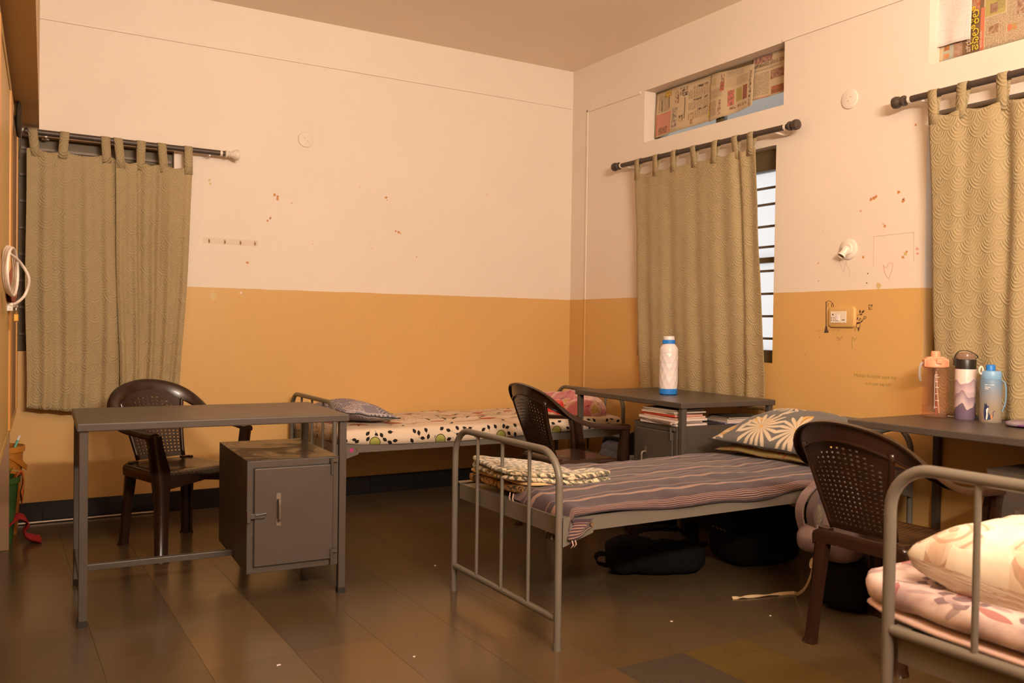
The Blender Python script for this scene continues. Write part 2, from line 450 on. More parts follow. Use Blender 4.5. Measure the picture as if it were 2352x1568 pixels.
# black skirting, tile by tile
def skirting(name, axis):
    root = struct(name); L = 0.33; n = 0; me = None
    lo = XL if axis == 'y' else YF
    u = 0.0
    while u > lo:
        o = bpy.data.objects.new('skirting_tile', me) if me else None
        if o is None:
            o = add('skirting_tile', MB().box(-L/2+.0008, -0.012, 0.0, L/2-.0008, 0.0, 0.1186), m_black, root, bevel=0.001); me = o.data
        else:
            link(o, root)
            q = o.modifiers.new('bevel', 'BEVEL'); q.width = 0.001; q.segments = 1
        if axis == 'y': o.location = (u - L/2, 0.0, 0.0)
        else: o.location = (0.0, u - L/2, 0.0); o.rotation_euler = (0, 0, -PI/2)
        u -= L
    return root
skirting('baseboard_back', 'y'); skirting('baseboard_right', 'x')
# cable trunking under the ceiling and down the corner
struct('trim_1', MB().box(-3.68, -0.009, 2.851, -0.01, 0.0, 2.869), m_pink, bevel=0.002)
t2 = MB().box(-0.009, -0.83, 2.790, 0.0, -0.196, 2.806); t2.box(-0.009, -0.212, 0.12, 0.0, -0.196, 2.806)
struct('trim_2', t2, m_wall, bevel=0.002)
struct('trim_3', MB().box(-0.009, YF, 2.803, 0.0, -2.10, 2.819), m_pink, bevel=0.002)
# loft over the built-in cupboards on the left (underside at lintel height)
def loft_x(y): return -3.657 + 0.0468*y
lf = MB(); pts = [(XL, 0.0), (loft_x(0), 0.0), (loft_x(YF), YF), (XL, YF)]
lf.poly([(x, y, 2.232) for x, y in pts], (0, 0, ZC-2.232), None)
struct('trim_4', lf, m_loft)

# ------------------------------------------------------------------ windows
def window_right(name, y0, y1, z0, z1, bars, depth=0.10, pane=m_pane, mid=None):
    r = struct(name)
    f = 0.055
    add('window_frame', MB().box(depth-.02, y0, z0, depth+.05, y0+f, z1), m_wood, r, bevel=0.004)
    add('window_frame', MB().box(depth-.02, y1-f, z0, depth+.05, y1, z1), m_wood, r, bevel=0.004)
    add('window_rail', MB().box(depth-.02, y0+f, z0, depth+.05, y1-f, z0+.072), m_wood, r, bevel=0.004)
    add('window_rail', MB().box(depth-.02, y0+f, z1-.12, depth+.05, y1-f, z1), m_wood, r, bevel=0.004)
    if mid: add('window_rail', MB().box(depth, y0+f, mid-.016, depth+.05, y1-f, mid+.016), m_wood, r, bevel=0.003)
    ym = (y0+y1)/2
    add('window_mullion', MB().box(depth+.002, ym-.03, z0+.072, depth+.048, ym+.03, z1-.12), m_wood, r, bevel=0.004)
    me = None
    for z in bars:
        o = add('grille_bar', MB().box(depth-.012, y0+.01, -.007, depth-.002, y1-.01, .007), m_bar, r)
        o.location = (0, 0, z)
    add('window_pane', MB().box(depth+.02, y0+f, z0+.072, depth+.026, ym-.03, z1-.12), pane, r)
    add('window_pane', MB().box(depth+.02, ym+.03, z0+.072, depth+.026, y1-f, z1-.12), pane, r)
    return r
window_right('window_1', *W_R1, [1.105, 1.238, 1.372, 1.508, 1.652, 1.774, 1.905, 2.003], mid=1.575)
window_right('window_2', *W_R2, [0.93+.133*k for k in range(9)], mid=1.575)
# window behind the left curtains: closed shutters behind a grille
wb = struct('window_3'); x0, x1, z0, z1 = W_BACK
for a, b in ((x0, x0+.05), (x1-.05, x1)): add('window_frame', MB().box(a, 0.05, z0, b, 0.11, z1), m_wood, wb, bevel=0.004)
add('window_rail', MB().box(x0+.05, 0.05, z0, x1-.05, 0.11, z0+.05), m_wood, wb, bevel=0.004)
add('window_rail', MB().box(x0+.05, 0.05, z1-.09, x1-.05, 0.11, z1), m_wood, wb, bevel=0.004)
add('window_mullion', MB().box(-3.37, 0.05, z0+.05, -3.32, 0.11, z1-.09), m_wood, wb, bevel=0.004)
for k in range(8): add('grille_bar', MB().box(x0+.01, 0.035, -.007, x1-.01, 0.045, .007), m_bar, wb, loc=(0, 0, 1.105+.15*k-.03))
add('shutter', MB().box(x0+.05, 0.08, z0+.05, -3.37, 0.10, z1-.09), m_shut, wb); add('shutter', MB().box(-3.32, 0.08, z0+.05, x1-.05, 0.10, z1-.09), m_shut, wb)
# ventilators above the right windows
def vent(name, h):
    r = struct(name); y0, y1, z0, z1 = h; d = 0.10
    for a, b in ((y0, y0+.03), (y1-.03, y1)): add('window_frame', MB().box(d, a, z0, d+.05, b, z1), m_wood, r)
    add('window_frame', MB().box(d, y0+.03, z0, d+.05, y1-.03, z0+.012), m_wood, r); add('window_frame', MB().box(d, y0+.03, z1-.03, d+.05, y1-.03, z1), m_wood, r)
    ym = (y0+y1)/2
    add('window_mullion', MB().box(d+.001, ym-.025, z0+.012, d+.05, ym+.025, z1-.03), m_wood, r)
    add('window_pane', MB().box(d+.02, y0+.03, z0+.012, d+.025, ym-.025, z1-.03), m_pane2, r)
    add('window_pane', MB().box(d+.02, ym+.025, z0+.012, d+.025, y1-.03, z1-.03), m_pane2, r)
vent('window_4', V_R1); vent('window_5', V_R2)
# ------------------------------------------------------------------ built-in cupboard on the left
def cup_x(y): return -3.757 + 0.0468*y
CROT = -math.atan(0.0468)      # the fronts run slightly askew to the room
def cupboard():
    # local frame: +x out of the front, +y towards the back wall; origin on the floor at the back-wall end
    t = thing('built_in_cupboard', 'tall yellow wooden built-in cupboard under the loft at the left edge', 'cupboard', (-3.757, 0, 0), CROT)
    Y0, Y1 = -6.2, -0.03
    add('carcass', MB().box(-0.55, Y0, 0.66, -0.03, Y1, 2.18), m_cup_in, t)
    add('cornice', MB().box(-0.56, Y0, 2.16, -0.004, Y1, 2.20), m_cup, t, bevel=0.003)
    add('bottom_board', MB().box(-0.55, Y0, 0.63, -0.006, Y1, 0.66), m_cup, t, bevel=0.002)
    # doors and stiles from the far end to the near end
    y = Y1
    seq = [('stile', .06), ('door', .86), ('stile', .24), ('door', 1.0), ('stile', .10), ('door', 1.0), ('stile', .10), ('door', 1.0), ('stile', .10), ('door', 1.0), ('stile', .10), ('door', .55)]
    for k, (n, w_) in enumerate(seq):
        a, b = y-w_, y
        if n == 'stile': add('stile', MB().box(-0.03, a, 0.66, 0.0, b, 2.16), m_cup_edge, t, bevel=0.003)
        else:
            d = add('door', MB().box(-0.028, a+.003, 0.665, -0.008, b-.003, 2.155), m_cup_in if k == 1 else m_cup, t, bevel=0.002)
            if k == 3:
                lk = add('hasp', MB().box(-0.008, b-.16, 1.19, 0.012, b-.06, 1.225).tube([(0.012, b-.07, 1.208), (0.03, b-.07, 1.208)], .011, 8), m_chrome, d)
        y = a
    for yy in (-0.60, -2.6, -4.6):
        add('divider', MB().box(-0.55, yy-.02, 0.0, -0.02, yy+.02, 0.63), m_cup_in, t, bevel=0.003)
    return t
cupboard()

# ------------------------------------------------------------------ steel desks with a cabinet under the right end
DL, DD, DH = 1.045, 0.66, 0.768
def make_desk(label, loc, rz, group=None, cab=(.128, .592)):
    t = thing('steel_desk', label, 'desk', loc, rz, group); hx, hy = DL/2, DD/2
    tb = MB().box(-hx, -hy, DH-.03, hx, hy, DH); add('tabletop', tb, m_desk, t, bevel=0.004)
    lg = .031; ix, iy = hx-.008, hy-.012
    for sx in (-1, 1):
        for sy in (-1, 1):
            x0, x1 = sorted((sx*ix, sx*(ix-lg))); y0_, y1_ = sorted((sy*iy, sy*(iy-lg)))
            l = add('leg', MB().box(x0, y0_, 0.022, x1, y1_, DH-.03), m_desk, t, bevel=0.003)
            add('foot_cap', MB().box(x0-.001, y0_-.001, 0.0, x1+.001, y1_+.001, 0.024), m_rubber, l)
        x0, x1 = sorted((sx*(ix-.004), sx*(ix-lg+.004)))
        add('side_rail', MB().box(x0, -iy+lg, .135, x1, iy-lg, .160), m_desk, t, bevel=0.002)
    add('stretcher', MB().box(-ix+lg-.004, -.02, .135, hx-.42, .008, .160), m_desk, t, bevel=0.002)
    # cabinet
    cx0, cx1 = hx-.425, hx-.044; cz0, cz1 = cab
    c = add('cabinet', MB().box(cx0, -hy+.008, cz0, cx1, hy-.02, cz1-.002), m_desk, t, bevel=0.003)
    add('cabinet_top', MB().box(cx0, -hy+.006, cz1-.002, cx1, hy-.02, cz1), m_worn, c)
    d = add('door', MB().box(cx0+.028, -hy-.004, cz0+.030, cx1-.026, -hy+.010, cz1-.033), m_desk, t, bevel=0.003)
    add('door_gap', MB().box(cx0+.024, -hy+.0062, cz0+.026, cx1-.022, -hy+.009, cz1-.029), m_rubber, c)
    hxp = cx0+.125; hz0 = cz0 + .217
    h = MB().tube(roundpath([(hxp, -hy-.004, hz0+.085), (hxp, -hy-.030, hz0+.085), (hxp, -hy-.030, hz0), (hxp, -hy-.004, hz0)], .012), .0055, 8)
    h.box(hxp-.009, -hy-.007, hz0+.08, hxp+.009, -hy-.004, hz0+.11); h.box(hxp-.009, -hy-.007, hz0-.025, hxp+.009, -hy-.004, hz0+.005)
    add('handle', h, m_dull, d, smooth=40)
    q = MB().box(cx0+.002, -hy-.014, cz0+.230, cx0+.07, -hy-.005, cz0+.250); q.box(cx0-.004, -hy-.020, cz0+.217, cx0+.010, -hy+.006, cz0+.264); q.tube([(cx0+.03, -hy-.016, cz0+.244), (cx0+.075, -hy-.016, cz0+.250)], .004, 8)
    add('latch', q, m_chrome if False else m_desk, d, bevel=0.001)
    for zz in (cz1-.075, cz0+.005):
        add('hinge', MB().tube([(cx1-.032, -hy-.008, zz), (cx1-.032, -hy-.008, zz+.068)], .0065, 8).box(cx1-.040, -hy-.009, zz+.052, cx1-.006, -hy+.004, zz+.068), m_desk, d)
    return t
def at_corner(px, py, lx, ly, rz):
    """origin so that local point (lx,ly) lands on world (px,py)"""
    return (px - (lx*math.cos(rz) - ly*math.sin(rz)), py - (lx*math.sin(rz) + ly*math.cos(rz)), 0)
D1R = math.radians(-2.6); D2R = math.radians(-90-3.0); D3R = math.radians(-90+0.6)
make_desk('grey steel desk standing before the left curtains, its cabinet door facing the room', at_corner(-3.612, -2.025, -DL/2, -DD/2, D1R), D1R)
make_desk('grey steel desk beside the narrow window with a white bottle on top', at_corner(-.800, -2.190, DL/2, -DD/2, D2R), D2R, cab=(.176, .640))
make_desk('grey steel desk at the right edge with three drinking bottles on top', at_corner(-.654, -3.098, -DL/2, -DD/2, D3R), D3R, cab=(.176, .640))

# ------------------------------------------------------------------ brown moulded armchairs with a woven-look back
def chair_part_meshes():
    P = {}
    # backrest with real slots
    NX, NZ = 12, 18
    us = [0, .05]; 
    for i in range(NX):
        a = .05 + .90*i/NX; us += [a + .90/NX*.50, a + .90/NX]
    us[-1] = .95; us.append(1.0)
    vs = [0, .045]
    for j in range(NZ):
        a = .045 + .905*j/NZ; vs += [a + .905/NZ*.60, a + .905/NZ]
    vs.append(1.0)
    def bp(u, v):
        hw = .128 + .050*v**1.2; x = (2*u-1)*hw
        ztop = .786 - 1.2*x*x; z = .435 + (ztop-.435)*v
        return (x, .188 + .130*v + .004*math.sin(PI*v) - 1.15*x*x*(0.45+.55*v), z)
    mb = MB(); id = [[mb.v(bp(u, v), (u, v)) for v in vs] for u in us]
    for i in range(len(us)-1):
        for j in range(len(vs)-1):
            holeu = (2 <= i+1 <= 2*NX) and ((i+1) % 2 == 0) and i >= 1
            holev = (j >= 1) and (j % 2 == 0) and j <= 2*NZ
            ii = (i-1)//2; jj = (j-1)//2
            um = (us[i]+us[i+1])/2; arch = .985 - .55*(um-.5)**2*1.6
            if i >= 1 and i % 2 == 0 and i <= 2*NX and holev and (vs[j]+vs[j+1])/2 < arch-.06: continue
            mb.f(id[i][j], id[i+1][j], id[i+1][j+1], id[i][j+1])
    P['backrest'] = mb
    # raised edge strips down both sides of the woven panel
    for s_ in (0, 1): P[('edge', s_)] = MB().tube([Vector(bp(s_, v/12)) + Vector((0, -.002, 0)) for v in range(13)], [.011]*13, 8)
    # rim: arm - shoulder - top - shoulder - arm
    L = [(-.262, -.215, .612), (-.272, -.13, .618), (-.277, -.03, .624), (-.274, .07, .640), (-.260, .155, .677), (-.230, .222, .722), (-.182, .272, .762), (-.120, .305, .790), (-.060, .322, .805), (0, .327, .810)]
    pts = L + [(-x, y, z) for x, y, z in reversed(L[:-1])]
    path = spline(pts, 4); n = len(path); mb = MB(); secs = []
    for i, p in enumerate(path):
        k = abs(2*i/(n-1)-1); s_ = -1 if i < n/2 else 1
        top = max(0.0, min(1.0, (0.62-k)/0.40)); top = top*top*(3-2*top)
        od = Vector((s_*1.0, 0, 0.0)).lerp(Vector((0.0, .22, 1.0)), top).normalized()
        d = (path[min(i+1, n-1)]-path[max(i-1, 0)]).normalized(); od = (od - d*od.dot(d)).normalized()
        nn = d.cross(od).normalized()
        if nn.z + (-nn.y)*top*2 < 0: nn = -nn
        wd = .050 + .022*top + .012*max(0, 1-abs(k-.93)/.07); th = .010; lip = .024
        prof = [(-wd/2, 0), (-wd*.2, .004), (wd*.25, .004), (wd/2-.004, -.001), (wd/2, -.006), (wd/2, -lip), (wd/2-.006, -lip), (wd/2-.007, -th), (-wd/2+.006, -th), (-wd/2+.005, -lip*.7), (-wd/2, -lip*.7)]
        secs.append([p + od*a + nn*b for a, b in prof])
    mb.loft(secs); P['arm_rim'] = mb
    # seat
    def sp(u, v):
        a = 2*u-1; v2 = v
        hw = .232 - .045*v2; y = -.215 + .425*v2; x = a*hw
        z = .424 - .016*math.sin(PI*v2)*(1-a*a) - .004*v2
        e_ = max(0, abs(a)-.86)/.14; z -= .012*e_*e_
        fr = max(0, .12-v2)/.12; z -= .022*fr*fr; y += .012*fr*fr*(-1) + .020*a*a*(1-v2)
        return (x, y, z)
    mb = MB().grid(sp, 22, 16, 1, 1); P['seat'] = mb
    # apron under the seat edge
    mb = MB(); ring = []
    for i in range(23): ring.append(sp(i/22, 0))
    for j in range(1, 17): ring.append(sp(1, j/16))
    for i in range(21, -1, -1): ring.append(sp(i/22, 1))
    for j in range(15, 0, -1): ring.append(sp(0, j/16))
    secs = []
    R0 = [Vector(p) for p in ring]; ctr = Vector((0, 0, .42))
    def off(p, o, dz): 
        d = Vector((p.x, p.y, 0)).normalized(); return Vector((p.x, p.y, p.z)) + d*o + Vector((0, 0, dz))
    def drop(p): return -.045 - (.020 if p.y < -.15 else 0) + .030*(1-min(1, abs(p.x)/.2))*(1 if p.y < -.1 else 0)
    mb.loft([[off(p, 0.002, .003) for p in R0], [off(p, .006, -.01) for p in R0], [off(p, .004, drop(p)) for p in R0], [off(p, -.003, drop(p)) for p in R0], [off(p, -.002, -.006) for p in R0]], cap=False)
    P['seat_apron'] = mb
    # legs
    def leg(st, flip):
        mb = MB(); secs = []
        for (x, y, z, a, b) in st:
            x *= flip
            q = [(-1, -1), (-.3, -1.12), (.55, -1), (1, -.55), (1.1, .3), (1, 1), (.4, 1), (.35, .35), (-.35, .3), (-1, .35)]
            secs.append([(x + flip*i*a, y + j*b, z) for i, j in q])
        return mb.loft(secs)
    fl = [(.244, -.250, 0, .030, .024), (.240, -.244, .02, .024, .020), (.228, -.222, .25, .026, .024), (.222, -.208, .36, .032, .030), (.228, -.205, .44, .036, .030), (.246, -.200, .54, .028, .026), (.258, -.195, .604, .026, .032)]
    rl = [(.180, .226, 0, .028, -.024), (.178, .220, .02, .022, -.020), (.167, .204, .22, .024, -.022), (.160, .190, .36, .028, -.024), (.150, .184, .43, .026, -.022)]
    for f_ in (-1, 1): P[('front', f_)] = leg(fl, f_); P[('rear', f_)] = leg(rl, f_)
    return P
def make_chair(label, loc, rz):
    t = thing('plastic_armchair', label, 'chair', loc, rz)
    P = chair_part_meshes()
    add('backrest', P['backrest'], m_chair, t, smooth=False, solid=.006)
    for s_ in (0, 1): add('back_edge', P[('edge', s_)], m_chair, t, smooth=True)
    add('arm_rim', P['arm_rim'], m_chair, t, smooth=50)
    add('seat', P['seat'], m_seat, t, smooth=True, solid=.006)
    add('seat_apron', P['seat_apron'], m_chair, t, smooth=50)
    for q in (('front', -1), ('front', 1), ('rear', -1), ('rear', 1)): add('leg', P[q], m_chair, t, smooth=50)
    return t
ch1 = make_chair('brown plastic armchair behind the left desk, facing the camera', (-3.047, -.888, 0), math.radians(21))
def chair_at(label, loc, rz):
    c = copy_thing(ch1); c.location = loc; c.rotation_euler = (0, 0, rz); c['label'] = label; return c
ch2 = chair_at('brown plastic armchair drawn up to the desk with the white bottle', (-1.02, -1.495, 0), math.radians(88))
ch3 = chair_at('brown plastic armchair drawn up to the desk with three bottles', (-1.045, -3.615, 0), math.radians(91))
for c in (ch1, ch2, ch3): c['group'] = 'brown plastic armchairs'

# ------------------------------------------------------------------ tubular steel cots
def bed_end(t, x, W, kind, sgn):
    """arch in the plane x, posts at y=0 and y=W; sgn points to the bed's middle"""
    top = .706 if kind == 'low' else .850; low = .110 if kind == 'low' else .478; r = .0135
    nm = 'foot_arch' if kind == 'low' else 'head_arch'
    add(nm, MB().tube(roundpath([(x, 0, .012), (x, 0, top), (x, W, top), (x, W, .012)], .115 if kind == 'low' else .10, 8), r, 12), m_bed, t, smooth=60)
    add('lower_rail', MB().tube([(x, 0.012, low), (x, W-.012, low)], r*.95, 12), m_bed, t, smooth=60)
    n = 3
    for k in range(1, n+1):
        y = W*k/(n+1); add('rod', MB().tube([(x, y, low), (x, y, top)], .0075, 8), m_bed, t, smooth=60)
    for y in (0, W): add('post_cap', MB().lathe([(.0155, 0), (.0155, .028)], 12, (x, y, 0)), m_bed, t, smooth=40)
    xi = x + sgn*.012
    x0_, x1_ = sorted((x + sgn*.014, x + sgn*.020))
    add('end_rail', MB().box(x0_, .016, .405, x1_, W-.016, .470), m_bed, t)
def make_bed(label, x0, x1, y0, W, k0='low', k1='low', group=None):
    t = thing('steel_cot', label, 'bed', (x0, y0, 0)); L = x1-x0
    bed_end(t, 0, W, k0, 1); bed_end(t, L, W, k1, -1)
    for y, s_ in ((0, -1), (W, 1)):
        yo = y + s_*.012; a, b = sorted((yo, yo + s_*.004))
        mb = MB().box(.012, a, .420, L-.012, b, .474); c, d = sorted((yo, yo - s_*.035)); mb.box(.012, c, .470, L-.012, d, .474)
        add('side_rail', mb, m_bed, t)
        a2, b2 = sorted((yo + s_*.004, yo + s_*.007))
        for e, sg in ((0.006, 1), (L-.006, -1)):
            g = MB(); q = [(e, .372), (e + sg*.132, .412), (e + sg*.132, .470), (e, .472)]
            g.poly([(x_, a2, z_) for x_, z_ in q], (0, b2-a2, 0), None)
            gp = add('gusset', g, m_bed, t)
            for bx in (.062, .122):
                bo = MB(); cx = e + sg*bx
                p0 = yo + s_*.006; p1 = yo + s_*.014
                bo.loft([[(cx+.0085*math.cos(k*PI/3), yy, .443+.0085*math.sin(k*PI/3)) for k in range(6)] for yy in (p0, p1)])
                add('bolt', bo, m_rust, gp)
    add('base_sheet', MB().box(.022, -.010, .462, L-.022, W+.010, .468), m_bed, t)
    return t
B1 = dict(x0=-2.15, x1=-.145, y0=-3.06, W=.808)
make_bed('grey tubular steel cot in the middle with a purple striped bedspread', **B1)
B2 = dict(x0=-2.215, x1=-.155, y0=-.885, W=.815)
make_bed('grey tubular steel cot along the back wall with a cream floral bedspread', **B2)
B3 = dict(x0=-2.135, x1=-.145, y0=-5.185, W=.810)
make_bed('grey tubular steel cot nearest the camera in the bottom right corner', **B3, k0='high')

# ------------------------------------------------------------------ curtain rods and curtains
def rod(label, p0, p1, nrm, fin0, fin1, plain=False):
    """rod from p0 to p1 (end caps included), nrm points to the wall"""
    P0, P1 = Vector(p0), Vector(p1); d = (P1-P0).normalized(); L = (P1-P0).length
    t = thing('curtain_rod', label, 'curtain rod', p0)
    add('pole', MB().tube([(0, 0, 0), d*L], .0165, 12), m_rod, t, smooth=60)
    zq = d.to_track_quat('Z', 'Y').to_matrix().to_4x4()
    for at_, sg, f in ((Vector((0, 0, 0)), -1, fin0), (d*L, 1, fin1)):
        if f is None: continue
        pr = [(.017, 0), (.024, .004), (.024, .012), (.017, .016), (.015, .022), (.022, .028), (.015, .034), (.022, .045), (.031, .062), (.033, .080), (.029, .084), (.020, .078)] if f == 'tulip' else [(.017, 0), (.026, .004), (.026, .014), (.018, .018), (.020, .026), (.027, .034), (.030, .050), (.027, .064), (.015, .070)]
        if f == 'stub': pr = [(.0165, 0), (.019, .006), (.016, .016), (.006, .020)]
        mb = MB().lathe(pr, 16)
        M = Matrix.Translation(at_) @ (d*sg).to_track_quat('Z', 'Y').to_matrix().to_4x4()
        mb.V = [tuple(M @ Vector(q)) for q in mb.V]
        add('finial', mb, m_cream if f == 'tulip' else m_rod, t, smooth=50)
        add('collar', MB().tube([at_ - d*sg*.030, at_ - d*sg*.016], .0185, 12), m_cream, t, smooth=60)
    n = Vector(nrm)
    for k in (.09, L-.09):
        b = d*k; add('bracket', MB().tube([b + Vector((0, 0, -.018)), b + n*.05 + Vector((0, 0, -.022)), b + n*.088 + Vector((0, 0, -.022))], .007, 8).lathe([(.02, 0), (.02, .004)], 10, tuple(b + n*.085 + Vector((0, 0, -.024)))), m_cream, t)
    return t
RB = [Vector((-3.716, -.09, 2.197)), Vector((-2.655, -.09, 2.193))]
RR = [Vector((-.09, -.715, 2.297)), Vector((-.09, -2.235, 2.287))]
RT = [Vector((-.09, -2.955, 2.275)), Vector((-.09, -4.45, 2.282))]
rod('dark curtain rod with a cream tulip finial on the back wall above the left desk', RB[0], RB[1], (0, 1, 0), 'stub', 'tulip')
rod('dark curtain rod with round finials over the narrow window on the right wall', RR[0], RR[1], (1, 0, 0), 'ball', 'ball')
rod('dark curtain rod at the top right, running out of the frame', RT[0], RT[1], (1, 0, 0), 'ball', None)
def curtain(label, rodp, top0, top1, bot0, bot1, ztop, zbot, nrm, tabs, folds, amp, seed=0, pinch=1.0, edge=0.0, off=0.0):
    """top0..top1 / bot0..bot1: along-rod coordinates (world x or y); nrm: unit vector from the wall into the room"""
    ax = 0 if abs(nrm[1]) > .5 else 1
    P0, P1 = rodp; n = Vector(nrm); rn = random.Random(seed)
    ph = [rn.uniform(0, 6.28) for _ in range(6)]
    def rodat(u):
        k = (u - P0[ax])/(P1[ax]-P0[ax]); return P0.lerp(P1, k)
    W = abs(top1-top0)
    def fn(a, b):
        u = top0 + (top1-top0)*a; ub = bot0 + (bot1-bot0)*a
        s_ = b
        c = u + (ub-u)*s_**1.1 + .008*math.sin(7*s_+ph[0]+3*a)*s_
        zt = ztop(a) if callable(ztop) else ztop
        near = min(abs(c0 - u) for c0 in tabs) if tabs else 0
        zt2 = zt - .018*(1-math.exp(-(near/.05)**2))
        zb = zbot(a) if callable(zbot) else zbot
        z = zt2 + (zb-zt2)*b
        rp = rodat(u)
        d = 0.0
        for k_, (fa, fw, fd) in enumerate(folds):             # position, width, depth of the folds
            x_ = (a - fa - .012*math.sin(4*b+k_))/fw
            d -= fd*math.exp(-x_*x_)*(.55+.45*math.sin(PI*min(1, b*1.2+.15)))
        d += amp*(.25+.75*b)*(math.sin(2*PI*(4.3*a)+ph[1]+.7*math.sin(2.2*b+ph[4])) + .5*math.sin(2*PI*9.1*a+ph[2]+1.2*b))
        d += .006*nz(a*6, b*5, seed+.3) + edge*b
        q = [rp.x, rp.y, z]; q[ax] = c
        return Vector(q) + n*(.012 + off*b + d)
    t = thing('curtain', label, 'curtain', tuple(Vector([rodat(top0).x, rodat(top0).y, rodat(top0).z])))
    o = Vector(t.location)
    mb = MB().grid(lambda a, b: fn(a, b)-o, 110, 70, W*1.12, -2.0)
    # the cloth's own length runs down: v in metres
    for i, vv in enumerate(mb.V): mb.U[i] = (mb.U[i][0], vv[2])
    cl = add('cloth', mb, m_curtain, t, smooth=True, solid=.0015)
    for i, c0 in enumerate(tabs):
        a = (c0-top0)/(top1-top0); w2 = .047
        rp = rodat(c0); ft = fn(min(max(a, .01), .99), 0.0)
        zt = ft.z; R = .0195; path = [Vector((0, 0, zt - rp.z - .045)) + n*((ft-rp).dot(n)+.003), Vector((0, 0, zt-rp.z+.01)) + n*((ft-rp).dot(n)*.9+.006)]
        for k in range(9):
            th = -.15 + (PI+.3)*k/8; path.append(n*(R*math.cos(th)) + Vector((0, 0, R*math.sin(th))))
        path.append(Vector((0, 0, zt-rp.z)) + n*((ft-rp).dot(n)-.006))
        wd = Vector((1, 0, 0)) if ax == 0 else Vector((0, 1, 0)); tw = rn.uniform(-.006, .006)
        mb = MB(); acc = 0; pr = None; rows = []
        for p in path:
            if pr is not None: acc += (p-pr).length
            pr = p
            base = rp - o + p
            rows.append([mb.v(base + wd*(s_*w2/2 + tw*(p.z/.05)), ((s_+1)*.0235 + i*.13, acc)) for s_ in (-1, 0, 1)])
        for r0, r1 in zip(rows, rows[1:]):
            for k in (0, 1): mb.f(r0[k], r0[k+1], r1[k+1], r1[k])
        add('tab', mb, m_curtain, t, smooth=True, solid=.0015)
    return t
curtain('wide olive damask curtain hanging furthest left on the back wall', RB, -3.722, -3.262, -3.722, -3.235, 2.105, lambda a: .665-.055*a, (0, -1, 0), [-3.693, -3.535, -3.325], [(.99, .05, .03), (.10, .06, .012)], .009, seed=3, off=.02)
curtain('olive damask curtain on the back wall behind the brown chair', RB, -3.272, -2.848, -3.245, -2.915, 2.085, .625, (0, -1, 0), [-3.280+.022, -3.135, -3.02, -2.872], [(.30, .04, .02), (.58, .05, .02)], .010, seed=7, off=.015)
curtain('olive damask curtain half covering the narrow window behind the white bottle', RR, -.905, -2.00, -.955, -2.07, 2.215, .69, (-1, 0, 0), [-.930, -1.118, -1.297, -1.480, -1.672, -1.836, -1.962], [(.86, .025, .03), (.93, .03, .018)], .011, seed=11, off=-.040)
curtain('olive damask curtain at the right edge behind the three bottles', RT, -3.085, -4.25, -3.135, -4.2, 2.175, .772, (-1, 0, 0), [-3.105, -3.250, -3.432, -3.62, -3.81, -4.0], [(.30, .03, .03), (.62, .03, .03), (.14, .03, .02), (.45, .03, .025)], .015, seed=17, off=-.030)

for o in list(bpy.data.objects):
    if o.parent is None:
        for pre, g in (('steel_desk', 'grey steel desks'), ('steel_cot', 'grey tubular steel cots'), ('curtain_rod', 'curtain rods'), ('curtain', 'olive damask curtains')):
            if o.name.split('.')[0] == pre: o['group'] = g
# ------------------------------------------------------------------ bedding materials
def f_stripe(t):
    u, v = t.uv(); v = v + (t.noise(t.comb(u*1.6, v*2.0), 2.2, 3.0) - 0.5) * 0.035
    base = t.mix(t.noise(t.comb(u*4, v*30), 2.0, 3.0), (0.042, 0.024, 0.035, 1), (0.062, 0.036, 0.049, 1))
    pale = (0.29, 0.175, 0.135, 1)
    per = ((v - 0.062) / 0.155).frac() * 0.155
    big = per.between(0.074, 0.098) + per.between(0.128, 0.136) * 0.7
    f1 = ((v - 0.008) / 0.0085).frac().lt(0.42) * v.between(0.010, 0.058)
    f2 = ((per) / 0.0065).frac().lt(0.4) * per.between(0.004, 0.040)* 0.85
    k = (big*(v.gt(0.062)) + f1 + f2*(v.gt(0.26))).clamp()
    edge = (per.between(0.067, 0.074) + per.between(0.098, 0.104)) * v.gt(0.062)
    c = t.mix(edge*0.6, base, (0.035, 0.020, 0.032, 1)); c = t.mix(k*0.9, c, pale)
    return {'color': c, 'rough': 0.8, 'bump': (t.noise(t.comb(u*60, v*220), 4.0, 2.0), 0.001)}
m_stripe = mat('purple_stripe_cloth', f_stripe, spec=0.2, sheen=0.15)
